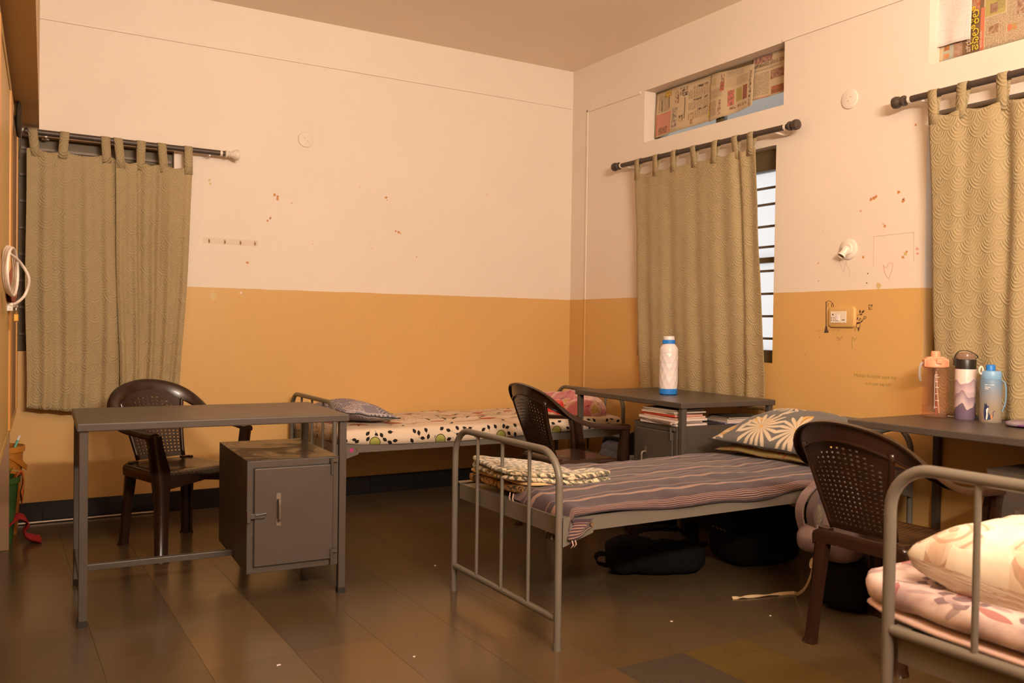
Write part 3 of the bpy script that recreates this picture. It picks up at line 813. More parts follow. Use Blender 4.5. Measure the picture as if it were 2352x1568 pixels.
def f_floral_cream(t):
    u, v = t.uv()
    base = t.mix(t.noise(t.comb(u, v), 3.0, 2.0), (0.74, 0.60, 0.47, 1), (0.66, 0.52, 0.40, 1))
    band = v.lt(0.085)
    lf, b, cx, cy, c_ = t.leaf(u, v, 21.0, 0.0165, 0.0105, 0.75); lf = ((lf + cy.abs().lt(0.0010)*cx.between(-0.032, 0.0)).clamp()) * b.gt(0.18)
    lf2 = t.leaf(u + 0.31, v + 0.17, 17.0, 0.012, 0.008, 0.9)[0]
    gx = (u/0.42).frac()*0.42 - 0.21; gy = v - 0.012
    gr = (gx*gx + gy*gy).sqrt()
    col = t.mix((lf + lf2*0.0).clamp() * band * (gr.gt(0.04)), base, (0.022, 0.016, 0.014, 1))
    col = t.mix(gr.lt(0.034), col, (0.013, 0.011, 0.01, 1)); col = t.mix(gr.lt(0.030), col, (0.40, 0.40, 0.10, 1))
    topm = v.gt(0.15)
    lb, b2, _, _, _ = t.leaf(u*0.8, v, 11.0, 0.045, 0.008, 1.0, ang=1.0)
    col = t.mix(lb * topm * b2.gt(0.52) , col, (0.03, 0.022, 0.018, 1))
    rd, b3, _, _, _ = t.leaf(u*0.7 + 3.0, v, 6.5, 0.045, 0.022, 0.9, ang=0.1)
    col = t.mix(rd * topm * b3.gt(0.40), col, (0.50, 0.085, 0.05, 1))
    ol = ((v*46.0 + t.noise(t.comb(u, v), 7.0, 3.0)*9.0).sin()).gt(0.86) * topm * v.lt(0.75)
    col = t.mix(ol*0.55, col, (0.30, 0.22, 0.07, 1))
    dots = t.leaf(u, v+5.0, 40.0, 0.010, 0.005, 1.0); col = t.mix(dots[0]*dots[1].gt(0.55)*v.between(0.3, 0.55)*0.7, col, (0.16, 0.10, 0.06, 1))
    return {'color': col, 'rough': 0.75}
m_floral2 = mat('cream_floral_cloth', f_floral_cream, spec=0.2)
def f_grey_flower(t):
    u, v = t.uv()
    base = t.scale_col((0.135, 0.128, 0.125, 1), 0.9 + t.noise(t.comb(u, v), 9.0, 2.0)*0.2)
    m1, r, p, b, c_ = t.flower(u, v, 4.4, 0.125, 17, 0.78, 0.8); m1 = m1 * b.gt(0.30)
    pet = t.mix(p, (0.36, 0.25, 0.15, 1), (0.58, 0.48, 0.36, 1)); pet = t.mix(r.lt(0.011), pet, (0.58, 0.36, 0.10, 1))
    lf, b2, cx, cy, _ = t.leaf(u + 1.3, v + 0.4, 5.2, 0.085, 0.026, 0.9)
    col = t.mix(lf * b2.gt(0.45), base, t.mix(cy.abs().lt(0.0025), (0.62, 0.36, 0.10, 1), (0.30, 0.16, 0.04, 1)))
    l3, b3, _, _, _ = t.leaf(u - 2.1, v + 2.2, 6.5, 0.060, 0.016, 0.9)
    col = t.mix(l3*b3.gt(0.5), col, (0.60, 0.50, 0.40, 1)); col = t.mix(m1, col, pet)
    return {'color': col, 'rough': 0.7}
m_greyf = mat('grey_flower_cloth', f_grey_flower, spec=0.2, sheen=0.1)
def f_yellowp(t):
    u, v = t.uv(); lf, b, _, _, _ = t.leaf(u, v, 22.0, 0.014, 0.006)
    c = t.mix(t.noise(t.comb(u, v), 8.0, 3.0), (0.24, 0.17, 0.055, 1), (0.30, 0.22, 0.085, 1))
    return {'color': t.mix(lf*b.gt(0.4), c, (0.30, 0.07, 0.04, 1)), 'rough': 0.8}
m_yellowp = mat('mustard_cloth', f_yellowp)
def f_patch(t):
    u, v = t.uv(); r = (v/0.072).floor(); uu = u + (r*0.37).frac()*0.1
    id_ = ((uu/0.105).floor()*0.618 + r*0.381).frac()
    f = id_*160.0 + 220.0
    pa = ((u*f).sin() * (v*f).sin()).gt(0.0); pb = ((u+v)*420.0).sin().gt(0.2); pc = t.noise(t.comb(u, v), 70.0, 2.0).gt(0.52)
    k = pa*id_.lt(0.34) + pb*id_.between(0.34, 0.67) + pc*id_.gt(0.67)
    sq = ((uu/0.105).frac().lt(0.06) + (v/0.072).frac().lt(0.07)).clamp()
    c = t.mix(k, (0.085, 0.080, 0.130, 1), (0.42, 0.37, 0.40, 1)); c = t.mix(id_.gt(0.8)*0.5, c, (0.46, 0.38, 0.36, 1))
    return {'color': t.mix(sq*0.8, c, (0.50, 0.42, 0.40, 1)), 'rough': 0.75}
m_patch = mat('patchwork_cloth', f_patch)
def f_pinkb(t):
    u, v = t.uv(); p = t.objc()
    n = t.noise(p, 7.0, 3.0, 0.5, 1.2); n2 = t.noise(p, 16.0, 3.0, 0.5, 1.5)
    c = t.mix(n.step(0.44, 0.50), (0.50, 0.13, 0.15, 1), (0.62, 0.36, 0.29, 1))
    c = t.mix(n2.step(0.60, 0.63), c, (0.12, 0.012, 0.015, 1)); c = t.mix(t.noise(p, 11.0, 2.0).step(0.66, 0.68), c, (0.45, 0.27, 0.08, 1))
    x, y, z = t.sep(p)
    red = ((x+0.22)*(x+0.22) + (y+0.10)*(y+0.10)*1.0 + (z-0.03)*(z-0.03)).sqrt().lt(0.10)
    return {'color': t.mix(red, c, (0.62, 0.035, 0.012, 1)), 'rough': 0.85}
m_pinkb = mat('pink_rose_blanket', f_pinkb, sheen=0.3)
def f_greencream(t):
    p = t.objc(); x, y, z = t.sep(p); u, v = t.uv()
    cream = (0.62, 0.50, 0.34, 1); dk = (0.085, 0.078, 0.045, 1)
    band = (v/0.16).frac()
    dia = ((u*150.0 + v*90.0).sin()).gt(0.35) * band.lt(0.24)
    m1, r, pp, b, c_ = t.flower(u, v, 11.0, 0.050, 7, 0.55, 0.7); ring = (r*190.0).sin().gt(0.1) * m1
    bl = t.noise(t.comb(u, v), 26.0, 3.0, 0.6, 1.5).gt(0.53) * band.gt(0.24)
    lines = band.between(0.24, 0.29) + band.between(0.95, 1.0)
    k = (dia*0.7 + ring + bl*0.75 + lines).clamp()
    return {'color': t.mix(k, cream, dk), 'rough': 0.9, 'bump': (t.noise(p, 120.0, 2.0), 0.003)}
m_greenc = mat('cream_green_blanket', f_greencream, sheen=0.3)
def f_tiger(t):
    p = t.objc(); n = t.noise(p, 30.0, 4.0, 0.6, 2.0)
    return {'color': t.mix(n.step(0.48, 0.54), (0.36, 0.20, 0.075, 1), (0.05, 0.035, 0.02, 1)), 'rough': 0.85, 'bump': (t.noise(p, 60.0, 2.0), 0.003)}
m_tiger = mat('brown_print_quilt', f_tiger)
m_edge = mat('cream_binding', noisy((0.60, 0.40, 0.20, 1), 0.1, 14, 0.7))
def f_creamp(t):
    u, v = t.uv(); w_ = (t.noise(t.comb(u, v), 7.0, 2.0)-0.5)*0.05
    m1, r, p, b, c_ = t.flower(u+w_, v-w_, 6.0, 0.080, 5, 0.45, 0.8)
    ln = ((r*230.0).sin().gt(0.55)) * m1 * b.gt(0.25); fill = m1*b.gt(0.25)
    lf, b2, _, cy, _ = t.leaf(u+4, v+w_, 9.0, 0.05, 0.018)
    c = t.mix(fill*0.35, (0.80, 0.72, 0.62, 1), (0.55, 0.33, 0.20, 1)); c = t.mix(ln*0.55, c, (0.36, 0.17, 0.10, 1))
    c = t.mix(lf*b2.gt(0.5)*0.35, c, (0.50, 0.27, 0.15, 1))
    return {'color': c, 'rough': 0.75, 'bump': (t.noise(t.comb(u, v), 18.0, 3.0), 0.006)}
m_creamp = mat('cream_floral_pillowcase', f_creamp, spec=0.2)
def f_mauveq(t):
    u, v = t.uv(); w_ = (t.noise(t.comb(u, v), 9.0, 2.0)-0.5)*0.03
    m1, r, p, b, c_ = t.flower(u+w_, v, 7.0, 0.065, 6, 0.5, 0.8)
    c = t.mix(t.noise(t.comb(u, v), 10.0, 3.0).step(0.45, 0.62), (0.70, 0.56, 0.54, 1), (0.46, 0.33, 0.34, 1))
    c = t.mix(m1*b.gt(0.4)*((r*160.0).sin().gt(-0.2)), c, (0.22, 0.15, 0.17, 1))
    lf, b2, _, cy, _ = t.leaf(u+2, v+1+w_, 9.0, 0.05, 0.014); c = t.mix(lf*b2.gt(0.35)*0.8, c, (0.34, 0.10, 0.10, 1))
    l3, b3, _, _, _ = t.leaf(u-3, v+2, 12.0, 0.035, 0.010); c = t.mix(l3*b3.gt(0.5)*0.7, c, (0.30, 0.22, 0.25, 1))
    return {'color': c, 'rough': 0.8}
m_mauveq = mat('pink_mauve_floral_quilt', f_mauveq, spec=0.2)

def spread(name, label, cat, m, bx, L, W, y0, ztop, hem, crown, amp, seed, foot, head, group=None, seams=(), skew=0.0):
    """cloth over a thin mattress; local frame at (bx,y0): x along the cot, y across. hem(u), foot/head: how the ends fall"""
    t = thing(name, label, cat, (bx, y0, 0))
    prof = [(-.024, 0.0), (-.0235, .4), (-.021, .8), (-.008, .96), (.020, 1.0)]
    far = [(W-.02, 1.0), (W+.006, .95), (W+.018, .75), (W+.0205, .35), (W+.021, 0.0)]
    mid = [(.020 + (W-.04)*k/26, 1.0) for k in range(1, 26)]
    sec = prof + mid + far
    arc = [0]
    def P(u, i):
        y, h = sec[i]; sk = max(0, min(1, (y-.36)/.25)); sk = skew*sk*sk*(3-2*sk); x = sk + u*(L-sk)
        zt = ztop + crown*math.sin(PI*max(0, min(1, y/W))) + amp*(nz(u*5.5, y*3.2, seed, 1.0) + .6*nz(u*3, y*14 + u*3, seed+4)) + amp*.6*nz(u*22, y*9, seed+9)
        zh = hem(u) if y < W/2 else .475
        z = zh + (zt-zh)*h
        return x, y + .004*math.sin(u*31+seed)*(1-h), z
    n = 96; mb = MB(); ids = []
    cols = [i/n for i in range(n+1)]
    ends0 = foot or []; ends1 = head or []
    allc = [('f', k) for k in range(len(ends0))] + [('m', u) for u in cols] + [('h', k) for k in range(len(ends1))]
    A = [0.0]
    for i in range(1, len(sec)):
        a = P(.5, i-1); b = P(.5, i); A.append(A[-1] + math.hypot(b[1]-a[1], b[2]-a[2]))
    for kind, q in allc:
        row = []
        for i in range(len(sec)):
            if kind == 'm': x, y, z = P(q, i); uu = x
            else:
                u0_ = 0 if kind == 'f' else 1; x, y, z = P(u0_, i); e = (ends0 if kind == 'f' else ends1)[q]
                zz = e[1](y) if callable(e[1]) else e[1]
                sg = -1 if kind == 'f' else 1
                uu = x + sg*(abs(e[0]) + max(0, z-zz)); x += sg*e[0]; z = min(z, zz + .004*nz(y*9, q*2.0, seed))
            row.append(mb.v((x, y, z), (uu, A[i])))
        ids.append(row)
    for a, b in zip(ids, ids[1:]):
        for i in range(len(sec)-1): mb.f(a[i], b[i], b[i+1], a[i+1])
    add('cloth', mb, m, t, smooth=True, solid=.004)
    return t
b1s = spread('bedspread', 'purple bedspread with pale stripes on the middle cot', 'bedspread', m_stripe, -2.07, 1.88, .808, -3.06, .506,
       lambda u: .468 + .010*math.sin(u*9+1) + .006*math.sin(u*23), .016, .011, 2.0,
       [(.050, lambda y: .425 if y < .05 else (.452 if y < .3 else .474)), (.046, lambda y: .455 if y < .05 else (.475 if y < .3 else .476)), (.030, lambda y: .50 if y < .3 else .49)], [(.008, .50), (.012, .478)], skew=.20)
# the hanging corner with its knotted fringe
cm = MB()
def cornerf(a, b):
    return Vector((-.046 + .085*a + .012*math.sin(5*b+2*a), -.028 - .012*math.sin(PI*a) + .010*math.sin(6*a+3*b), .470 - b*(.075 - .035*a) ))
cm.grid(cornerf, 14, 10, .1, .06)
add('hanging_corner', cm, m_stripe, b1s, smooth=True, solid=.003)
m_fringe = mat('pale_fringe', noisy((0.46, 0.30, 0.27, 1), 0.2, 40, 0.8))
for k, (x, y, z) in enumerate([(-.040, -.030, .398), (-.030, -.034, .401), (-.050, .09, .428), (-.052, .115, .428), (-.052, .14, .430), (-.053, .36, .478), (-.053, .385, .478)]):
    add('tassel', MB().tube([(x, y, z+.02), (x-.006, y-.004, z), (x-.004, y-.010, z-.016), (x-.012, y-.006, z-.028)], [.0025, .003, .0025, .001], 6), m_fringe, b1s, smooth=True)
b2s = spread('bedspread', 'cream bedspread with black leaf border and red flowers on the back cot', 'bedspread', m_floral2, -2.19, 2.0, .815, -.885, .550,
       lambda u: .458 + .016*math.exp(-(u/.05)**2) + .008*math.sin(u*7+2) + .012*u, .018, .008, 5.0,
       [(.006, lambda y: .455 + .02*math.sin(y*12)), (.006, .52)], [(.004, .53), (.006, .48)])

def pillow(name, label, m, loc, rot, sx, sy, h, seed, piping=None, p=2.4, flat=.5, wr=.006, cat='pillow', ex=.62):
    t = thing(name, label, cat, loc); t.rotation_euler = rot
    mb = MB(); n, k = 34, 44
    def fn(a, b, s_):
        u, v = 2*a-1, 2*b-1
        g = max(0, 1-abs(u)**p)**ex * max(0, 1-abs(v)**p)**ex
        x = u*sx/2*(.94 + .06*v*v); y = v*sy/2*(.95 + .05*u*u)
        z = (h*(1-flat*.0) if s_ > 0 else h*flat)*g*s_
        z += wr*(nz(x*9, y*9, seed) + .5*nz(x*22, y*22, seed+2))*min(1, g*3) + .010*nz(u*2.5, v*2.5, seed+7)*(1-g)
        return (x, y, z)
    top = [[mb.v(fn(i/n, j/k, 1), (fn(i/n, j/k, 1)[0], fn(i/n, j/k, 1)[1])) for j in range(k+1)] for i in range(n+1)]
    bot = [[(top[i][j] if i in (0, n) or j in (0, k) else mb.v(fn(i/n, j/k, -1), (fn(i/n, j/k, -1)[0]+.7, fn(i/n, j/k, -1)[1]))) for j in range(k+1)] for i in range(n+1)]
    for i in range(n):
        for j in range(k):
            mb.f(top[i][j], top[i+1][j], top[i+1][j+1], top[i][j+1]); mb.f(bot[i][j], bot[i][j+1], bot[i+1][j+1], bot[i+1][j])
    add('pillowcase', mb, m, t, smooth=True)
    if piping:
        per = [fn(i/n, 0, 1) for i in range(n)] + [fn(1, j/k, 1) for j in range(k)] + [fn(1-i/n, 1, 1) for i in range(n)] + [fn(0, 1-j/k, 1) for j in range(k)]
        add('seam', MB().tube(per, .0035, 6, closed=True), piping, t, smooth=True)
    return t
m_seamg = mat('dark_piping', color=(0.045, 0.04, 0.042, 1), rough=0.8)
pillow('pillow', 'flat mustard pillow under the grey flowered pillow', m_yellowp, (-.455, -2.64, .562), (0, math.radians(-4), math.radians(3)), .46, .66, .040, 3, p=3.0, flat=.8)
pillow('pillow', 'plump grey pillow with cream flowers and yellow leaves on the middle cot', m_greyf, (-.465, -2.66, .640), (math.radians(2), math.radians(-13), math.radians(4)), .50, .70, .105, 8, m_seamg, p=2.3, flat=.42, wr=.008)
pillow('pillow', 'small blue and white patchwork pillow at the left end of the back cot', m_patch, (-2.00, -.54, .612), (math.radians(-2), math.radians(9), math.radians(6)), .36, .62, .085, 12, m_seamg, p=2.2, flat=.55)
pillow('pillow', 'fat cream pillow with brown floral print nearest the camera', m_creamp, (-1.89, -4.73, .628), (math.radians(2), math.radians(-4), math.radians(-6)), .38, .74, .082, 21, p=5.0, flat=.95, wr=.012, ex=.40)

m_edge2 = mat('pale_pink_sheet', noisy((0.66, 0.47, 0.43, 1), 0.1, 9, 0.8))
def folded(name, label, cat, m, loc, rz, sx, sy, layers, seed, edge_mat=None, taper=None, amp=.006, tilt=(0, 0)):
    """folded cloth: stacked layers whose rounded folds show on the -x side"""
    t = thing(name, label, cat, loc); t.rotation_euler = (tilt[0], tilt[1], rz)
    z = 0
    for li, (h, ins, mm) in enumerate(layers):
        mb = MB(); nu, nv = 40, 12
        zz = z
        def fn(q):
            u = q.x/(sx/2); v = q.y/(sy/2)
            k = taper(u) if taper else 1.0
            zq = (q.z + zz + h/2)*k + amp*nz(q.x*8+li, q.y*8, seed) + .4*amp*nz(q.x*24, q.y*24, seed+3)
            return Vector((q.x + .012*nz(q.y*5, li*3.0, seed), q.y + .012*nz(q.x*5, li*3.0, seed+1), max(.0, zq)))
        mb.blob((ins, 0, 0), (sx/2, sy/2, h/2), None, nu, nv, .42, fn)
        add('fold', mb, mm or m, t, smooth=True); z += h*.93
    return t
folded('quilt', 'folded brown printed quilt with a cream edge under the green blanket', 'quilt', m_tiger, (-1.975, -2.515, .490), math.radians(4), .30, .46, [(.040, 0, None), (.020, .006, m_edge)], 4, taper=lambda u: .8 - .25*u)
folded('blanket', 'folded cream blanket with dark green pattern at the foot of the middle cot', 'blanket', m_greenc, (-1.945, -2.545, .530), math.radians(-6), .42, .43, [(.030, .0, None), (.026, -.010, None)], 9, taper=lambda u: .95 - .30*max(0, u), amp=.010, tilt=(0, math.radians(5)))
folded('blanket_tail', 'rolled end of a cream and green blanket lying on the purple stripes', 'blanket', m_greenc, (-1.795, -2.70, .514), math.radians(9), .26, .11, [(.026, 0, None), (.024, .004, None)], 15, amp=.005)
folded('quilt', 'folded pink and mauve floral quilt under the fat cream pillow', 'quilt', m_mauveq, (-1.855, -4.70, .474), math.radians(-3), .50, .98, [(.022, -.0, m_edge2), (.078, -.006, None)], 31, amp=.012)
# crumpled rose blanket at the far end of the back cot
def heap():
    t = thing('blanket', 'crumpled pink rose blanket at the right end of the back cot', 'blanket', (-.385, -.56, .562))
    def fn(q):
        r = .035*nz(q.x*9, q.y*9, q.z*7+1.0) + .016*nz(q.x*22, q.y*22, q.z*15+4)
        d = q.normalized() if q.length else q
        q = q + d*r; return Vector((q.x, q.y, max(-.008, q.z)))
    add('cloth', MB().blob((0, 0, 0), (.20, .30, .135), None, 72, 40, .8, fn), m_pinkb, t, smooth=True)
heap()

# ------------------------------------------------------------------ bottles
def clear(name, tint, mixf, rough=.08, body=(0.6, 0.6, 0.6, 1)):
    m = bpy.data.materials.new(name); m.use_nodes = True; nt = m.node_tree; out = nt.nodes['Material Output']; b = nt.nodes['Principled BSDF']
    b.inputs['Base Color'].default_value = body; b.inputs['Roughness'].default_value = rough
    tr = nt.nodes.new('ShaderNodeBsdfTransparent'); tr.inputs[0].default_value = tint
    x = nt.nodes.new('ShaderNodeMixShader'); x.inputs[0].default_value = mixf
    nt.links.new(tr.outputs[0], x.inputs[1]); nt.links.new(b.outputs[0], x.inputs[2]); nt.links.new(x.outputs[0], out.inputs['Surface']); return m
m_white = mat('white_plastic', noisy((0.70, 0.64, 0.64, 1), 0.03, 20, 0.35))
m_blue = mat('blue_plastic', color=(0.02, 0.19, 0.62, 1), rough=.35)
def bottle_desk2():
    t = thing('water_bottle', 'white faceted water bottle with blue base and blue neck ring', 'bottle', (-.457, -1.690, DH))
    N = 10; secs = []; rows = [(.030, .050), (.068, .053), (.106, .0535), (.144, .0525), (.182, .053), (.220, .0535), (.245, .052)]
    mb = MB(); rs = []
    for j, (z, r) in enumerate(rows):
        rs.append(mb.ring([(r*(1.035 if True else 1)*math.cos(2*PI*(i+.5*(j % 2))/N), r*1.035*math.sin(2*PI*(i+.5*(j % 2))/N), z) for i in range(N)]))
    for j in range(len(rs)-1):
        a, b = rs[j], rs[j+1]
        for i in range(N):
            i2 = (i+1) % N
            if j % 2 == 0: mb.f(a[i], a[i2], b[i]); mb.f(a[i2], b[i2], b[i])
            else: mb.f(a[i], a[i2], b[i2]); mb.f(a[i], b[i2], b[i])
    mb.f(*reversed(rs[0])); add('body', mb, m_white, t)
    add('shoulder', MB().lathe([(.0535, .243), (.0545, .262), (.049, .280), (.036, .296), (.034, .300)], 28), m_white, t, smooth=40)
    add('base', MB().lathe([(.046, 0), (.052, .004), (.0535, .012), (.0535, .034), (.050, .036)], 28), m_blue, t, smooth=40)
    add('neck_ring', MB().lathe([(.034, .298), (.037, .300), (.037, .320), (.034, .322)], 28).box(-.045, -.008, .301, -.030, .008, .319), m_blue, t, smooth=40)
    add('cap', MB().lathe([(.033, .320), (.033, .338), (.030, .343), (.0, .344)], 28), m_white, t, smooth=40)
bottle_desk2()
m_peach = mat('peach_plastic', color=(0.80, 0.33, 0.20, 1), rough=.35)
m_peachc = clear('peach_clear', (1.0, 0.86, 0.76, 1), .07, .05, (0.8, .45, .3, 1)); m_water = clear('water', (.97, .90, .82, 1), .06, .03)
m_straw = clear('pale_straw', (.95, .85, .8, 1), .45, .2, (.75, .6, .55, 1)); m_ink = mat('white_print', color=(0.8, 0.76, 0.74, 1), rough=.6)
def bottle_peach():
    t = thing('water_bottle', 'large clear peach bottle with straw, leftmost on the right desk', 'bottle', (-.205, -3.215, DH))
    add('body', MB().lathe([(.046, 0), (.052, .004), (.0535, .012), (.0535, .215), (.051, .228), (.046, .238)], 32, cap=False), m_peachc, t, smooth=50)
    add('water', MB().lathe([(.049, .006), (.0505, .014), (.0505, .055)], 32), m_water, t, smooth=50)
    add('lid', MB().lathe([(.046, .226), (.052, .230), (.0525, .252), (.046, .262), (.030, .270)], 32), m_peach, t, smooth=50)
    l2 = MB()
    l2.loft([[(x, -.020 if True else 0, z) for x, z in ((-.052, .232), (-.052, .262), (-.030, .276), (.030, .276), (.052, .262), (.052, .232))], [(x, .020, z) for x, z in ((-.052, .232), (-.052, .262), (-.030, .276), (.030, .276), (.052, .262), (.052, .232))]])
    add('lid_bridge', l2, m_peach, t, rot=(0, 0, math.radians(-40)))
    add('spout', MB().lathe([(.020, .270), (.020, .290), (.018, .300), (.015, .302)], 20), m_peach, t, smooth=50)
    add('latch', MB().box(-.012, -.060, .246, .012, -.048, .266), m_peach, t, rot=(0, 0, math.radians(-40)), bevel=.003)
    add('straw', MB().tube([(.0, .0, .26), (.012, -.004, .12), (.022, -.008, .02)], .0045, 8), m_straw, t, smooth=50)
    sc = MB()
    for k, z in enumerate([.050, .080, .110, .140, .165, .185, .195]):
        a0 = math.radians(215); w_ = .30 if k % 2 else .18
        sc.loft([[(.0538*math.cos(a0+w_*s_), .0538*math.sin(a0+w_*s_), z+dz) for dz in (0, .0018)] + [(.0542*math.cos(a0+w_*s_), .0542*math.sin(a0+w_*s_), z+dz) for dz in (.0018, 0)] for s_ in (0, .5, 1)])
    a0 = math.radians(213); sc.box(-.0006, -.0006, .045, .0006, .0006, .198, Matrix.Translation((.054*math.cos(a0), .054*math.sin(a0), 0)))
    sc = add('scale_print', sc, m_ink, t); sc['kind'] = 'stuff'
    add('carry_strap', MB().strip(spline([(-.052, .030, .252), (-.060, .036, .225), (-.060, .036, .185), (-.055, .033, .165)], 4), (0, 1, 0), .010, .002), mat('grey_strap', color=(.42, .38, .38, 1), rough=.6), t)
bottle_peach()
def f_mount(t):
    p = t.objc(); x, y, z = t.sep(p); th = y.atan2(x)
    c = (0.74, 0.60, 0.56, 1)
    for k, (h, a, f, ph, cc) in enumerate([(.168, .010, 3.0, .5, (0.36, 0.25, 0.31, 1)), (.130, .012, 2.0, 2.0, (0.52, 0.38, 0.42, 1)), (.112, .016, 3.0, 4.2, (0.27, 0.19, 0.26, 1)), (.060, .014, 4.0, 1.0, (0.17, 0.12, 0.19, 1))]):
        edge = (th*f + ph).sin()*a + (th*(f*2.3) + ph*2).sin()*(a*.35) + h
        fade = ((edge - z)/.045).clamp()
        c = t.mix(z.lt(edge), c, t.mix(fade, cc, (0.62, 0.48, 0.50, 1)) if k < 3 else cc)
    return {'color': c, 'rough': 0.4}
m_mount = mat('mountain_print', f_mount)
m_blk = mat('black_plastic', color=(0.018, 0.015, 0.014, 1), rough=.35)
m_smoke = clear('smoky_cap', (.86, .72, .64, 1), .30, .15, (.35, .27, .24, 1))
def bottle_mount():
    t = thing('water_bottle', 'tall pale bottle with purple mountain print and black lid', 'bottle', (-.150, -3.325, DH))
    add('body', MB().lathe([(.040, 0), (.0435, .006), (.0435, .222), (.042, .226)], 32), m_mount, t, smooth=50)
    add('lid', MB().lathe([(.0425, .225), (.0425, .264), (.041, .268)], 32), m_blk, t, smooth=50)
    add('cap', MB().lathe([(.040, .267), (.040, .290), (.037, .297), (0, .298)], 28), m_smoke, t, smooth=50)
    a = math.radians(-38); d = Vector((math.cos(a), math.sin(a), 0))
    pts = spline([d*-.044 + Vector((0, 0, .245)), d*-.046 + Vector((0, 0, .280)), d*-.030 + Vector((0, 0, .303)), d*.0 + Vector((0, 0, .307)), d*.030 + Vector((0, 0, .297)), d*.050 + Vector((0, 0, .281)), d*.044 + Vector((0, 0, .273))], 5)
    add('carry_loop', MB().strip(pts, Vector((-d.y, d.x, 0)), .010, .003), m_blk, t)
    add('hinge', MB().box(-.010, -.008, .240, .008, .008, .272, Matrix.Translation(d*-.042) @ Matrix.Rotation(a, 4, 'Z')), m_blk, t, bevel=.002)
bottle_mount()
def f_frost(t):
    p = t.objc(); x, y, z = t.sep(p); k = z.step(.06, .17)
    return {'color': t.mix(k, (0.50, 0.42, 0.34, 1), (0.20, 0.33, 0.52, 1)), 'rough': 0.42, 'alpha': 0.45 + k*0.33}
m_frost = mat('frosted_blue', f_frost)
m_ltblue = mat('light_blue_plastic', color=(0.22, 0.42, 0.68, 1), rough=.35); m_navy = mat('navy_print', color=(.02, .03, .10, 1), rough=.6); m_or = mat('orange_print', color=(.72, .22, .04, 1), rough=.6)
def wrap(pts, r, a0, th=.0006):
    """flat print wrapped on a bottle of radius r: pts in (angle offset along arc [m], z)"""
    mb = MB(); c0 = sum(p[0] for p in pts)/len(pts), sum(p[1] for p in pts)/len(pts)
    def P(p, rr): a = a0 + p[0]/r; return (rr*math.cos(a), rr*math.sin(a), p[1])
    for rr, rev in ((r+th, False),):
        c = mb.v(P(c0, rr)); q = [mb.v(P(p, rr)) for p in pts]
        for i in range(len(q)): mb.f(c, q[i], q[(i+1) % len(q)])
    return mb
def bottle_blue():
    R = .0435; t = thing('water_bottle', 'shorter frosted blue bottle with a cat picture, rightmost on the right desk', 'bottle', (-.160, -3.448, DH))
    add('body', MB().lathe([(.041, 0), (R, .005), (R, .176), (.041, .184), (.038, .188)], 32), m_frost, t, smooth=50)
    add('lid', MB().lathe([(.0395, .187), (.0405, .190), (.0405, .212), (.037, .222), (.024, .224)], 32), m_ltblue, t, smooth=50)
    add('spout', MB().lathe([(.0185, .222), (.0185, .246), (.015, .250), (0, .250)], 22, (.004, .006, 0)), m_blue, t, smooth=50)
    a = math.radians(128)
    add('latch', MB().tube([(.034*math.cos(a)+.014*math.cos(q)*math.cos(a+PI/2)*.6-.012, .034*math.sin(a)+.014*math.cos(q)*.3, .224+.016*math.sin(q)) for q in [2*PI*k/16 for k in range(16)]], .0045, 8, closed=True), m_cream, t, smooth=50)
    add('strap', MB().strip(spline([(.0, -.043, .184), (.010, -.056, .170), (.012, -.058, .10), (.006, -.048, .050)], 5), (1, 0, 0), .008, .0015), m_ltblue, t)
    a0 = math.radians(205)
    add('cat_print', wrap([(-.020, .012), (-.024, .040), (-.021, .075), (-.020, .086), (-.016, .078), (-.012, .086), (-.010, .074), (-.002, .072), (-.003, .066), (-.010, .060), (-.004, .040), (.004, .030), (.006, .016), (-.006, .012)], R+.0002, a0), m_navy, t)
    add('cat_print', wrap([(-.014, .014), (-.012, .040), (-.014, .056), (-.008, .066), (-.004, .062), (-.007, .050), (-.006, .030), (-.009, .014)], R+.0005, a0), m_ink, t)
    add('cat_print', wrap([(.006, .018), (.004, .026), (.007, .034), (.012, .030), (.012, .020)], R+.0005, a0), m_or, t)
    add('tail_print', MB().tube([((R+.0006)*math.cos(a0+q/R), (R+.0006)*math.sin(a0+q/R), z) for q, z in ((.010, .022), (.014, .032), (.013, .044), (.017, .052), (.022, .050))], .0012, 5), m_navy, t)
    for k, (z, w_) in enumerate(((.162, .036), (.152, .022), (.145, .014))):
        add('letter_line', wrap([(-.020, z), (-.020, z+.0035), (-.020+w_, z+.0035), (-.020+w_, z)], R+.0004, a0), m_ink, t)
bottle_blue()
# ------------------------------------------------------------------ printed papers on the ventilators
def rects(t, u, v, base, items):
    """flat print: items = ('r',u0,v0,u1,v1,colour) blocks, ('t',u0,v0,u1,v1,pitch,colour) lines of small type, ('c',...) columns of type"""
    c = base
    for it in items:
        inside = u.between(it[1], it[3]) * v.between(it[2], it[4])
        if it[0] == 'r': c = t.mix(inside, c, it[5])
        elif it[0] == 'p':
            n = t.noise(t.comb(u, v), 60.0, 3.0).step(0.40, 0.60); c = t.mix(inside, c, t.mix(n, it[5], it[6]))
        else:
            q = v if it[0] == 't' else u
            ln = (q / it[5]).frac().lt(0.5) * (t.noise(t.comb(u*170.0, v*170.0), 1.0, 1.0).gt(0.44)); c = t.mix(inside * ln * 0.9, c, it[6])
    return c
PAP = (0.50, 0.375, 0.235, 1); INK = (0.10, 0.065, 0.045, 1); INK2 = (0.22, 0.15, 0.095, 1)
RED = (0.50, 0.12, 0.09, 1); BRN = (0.24, 0.12, 0.075, 1); OLV = (0.34, 0.27, 0.09, 1); YLW = (0.58, 0.40, 0.04, 1)
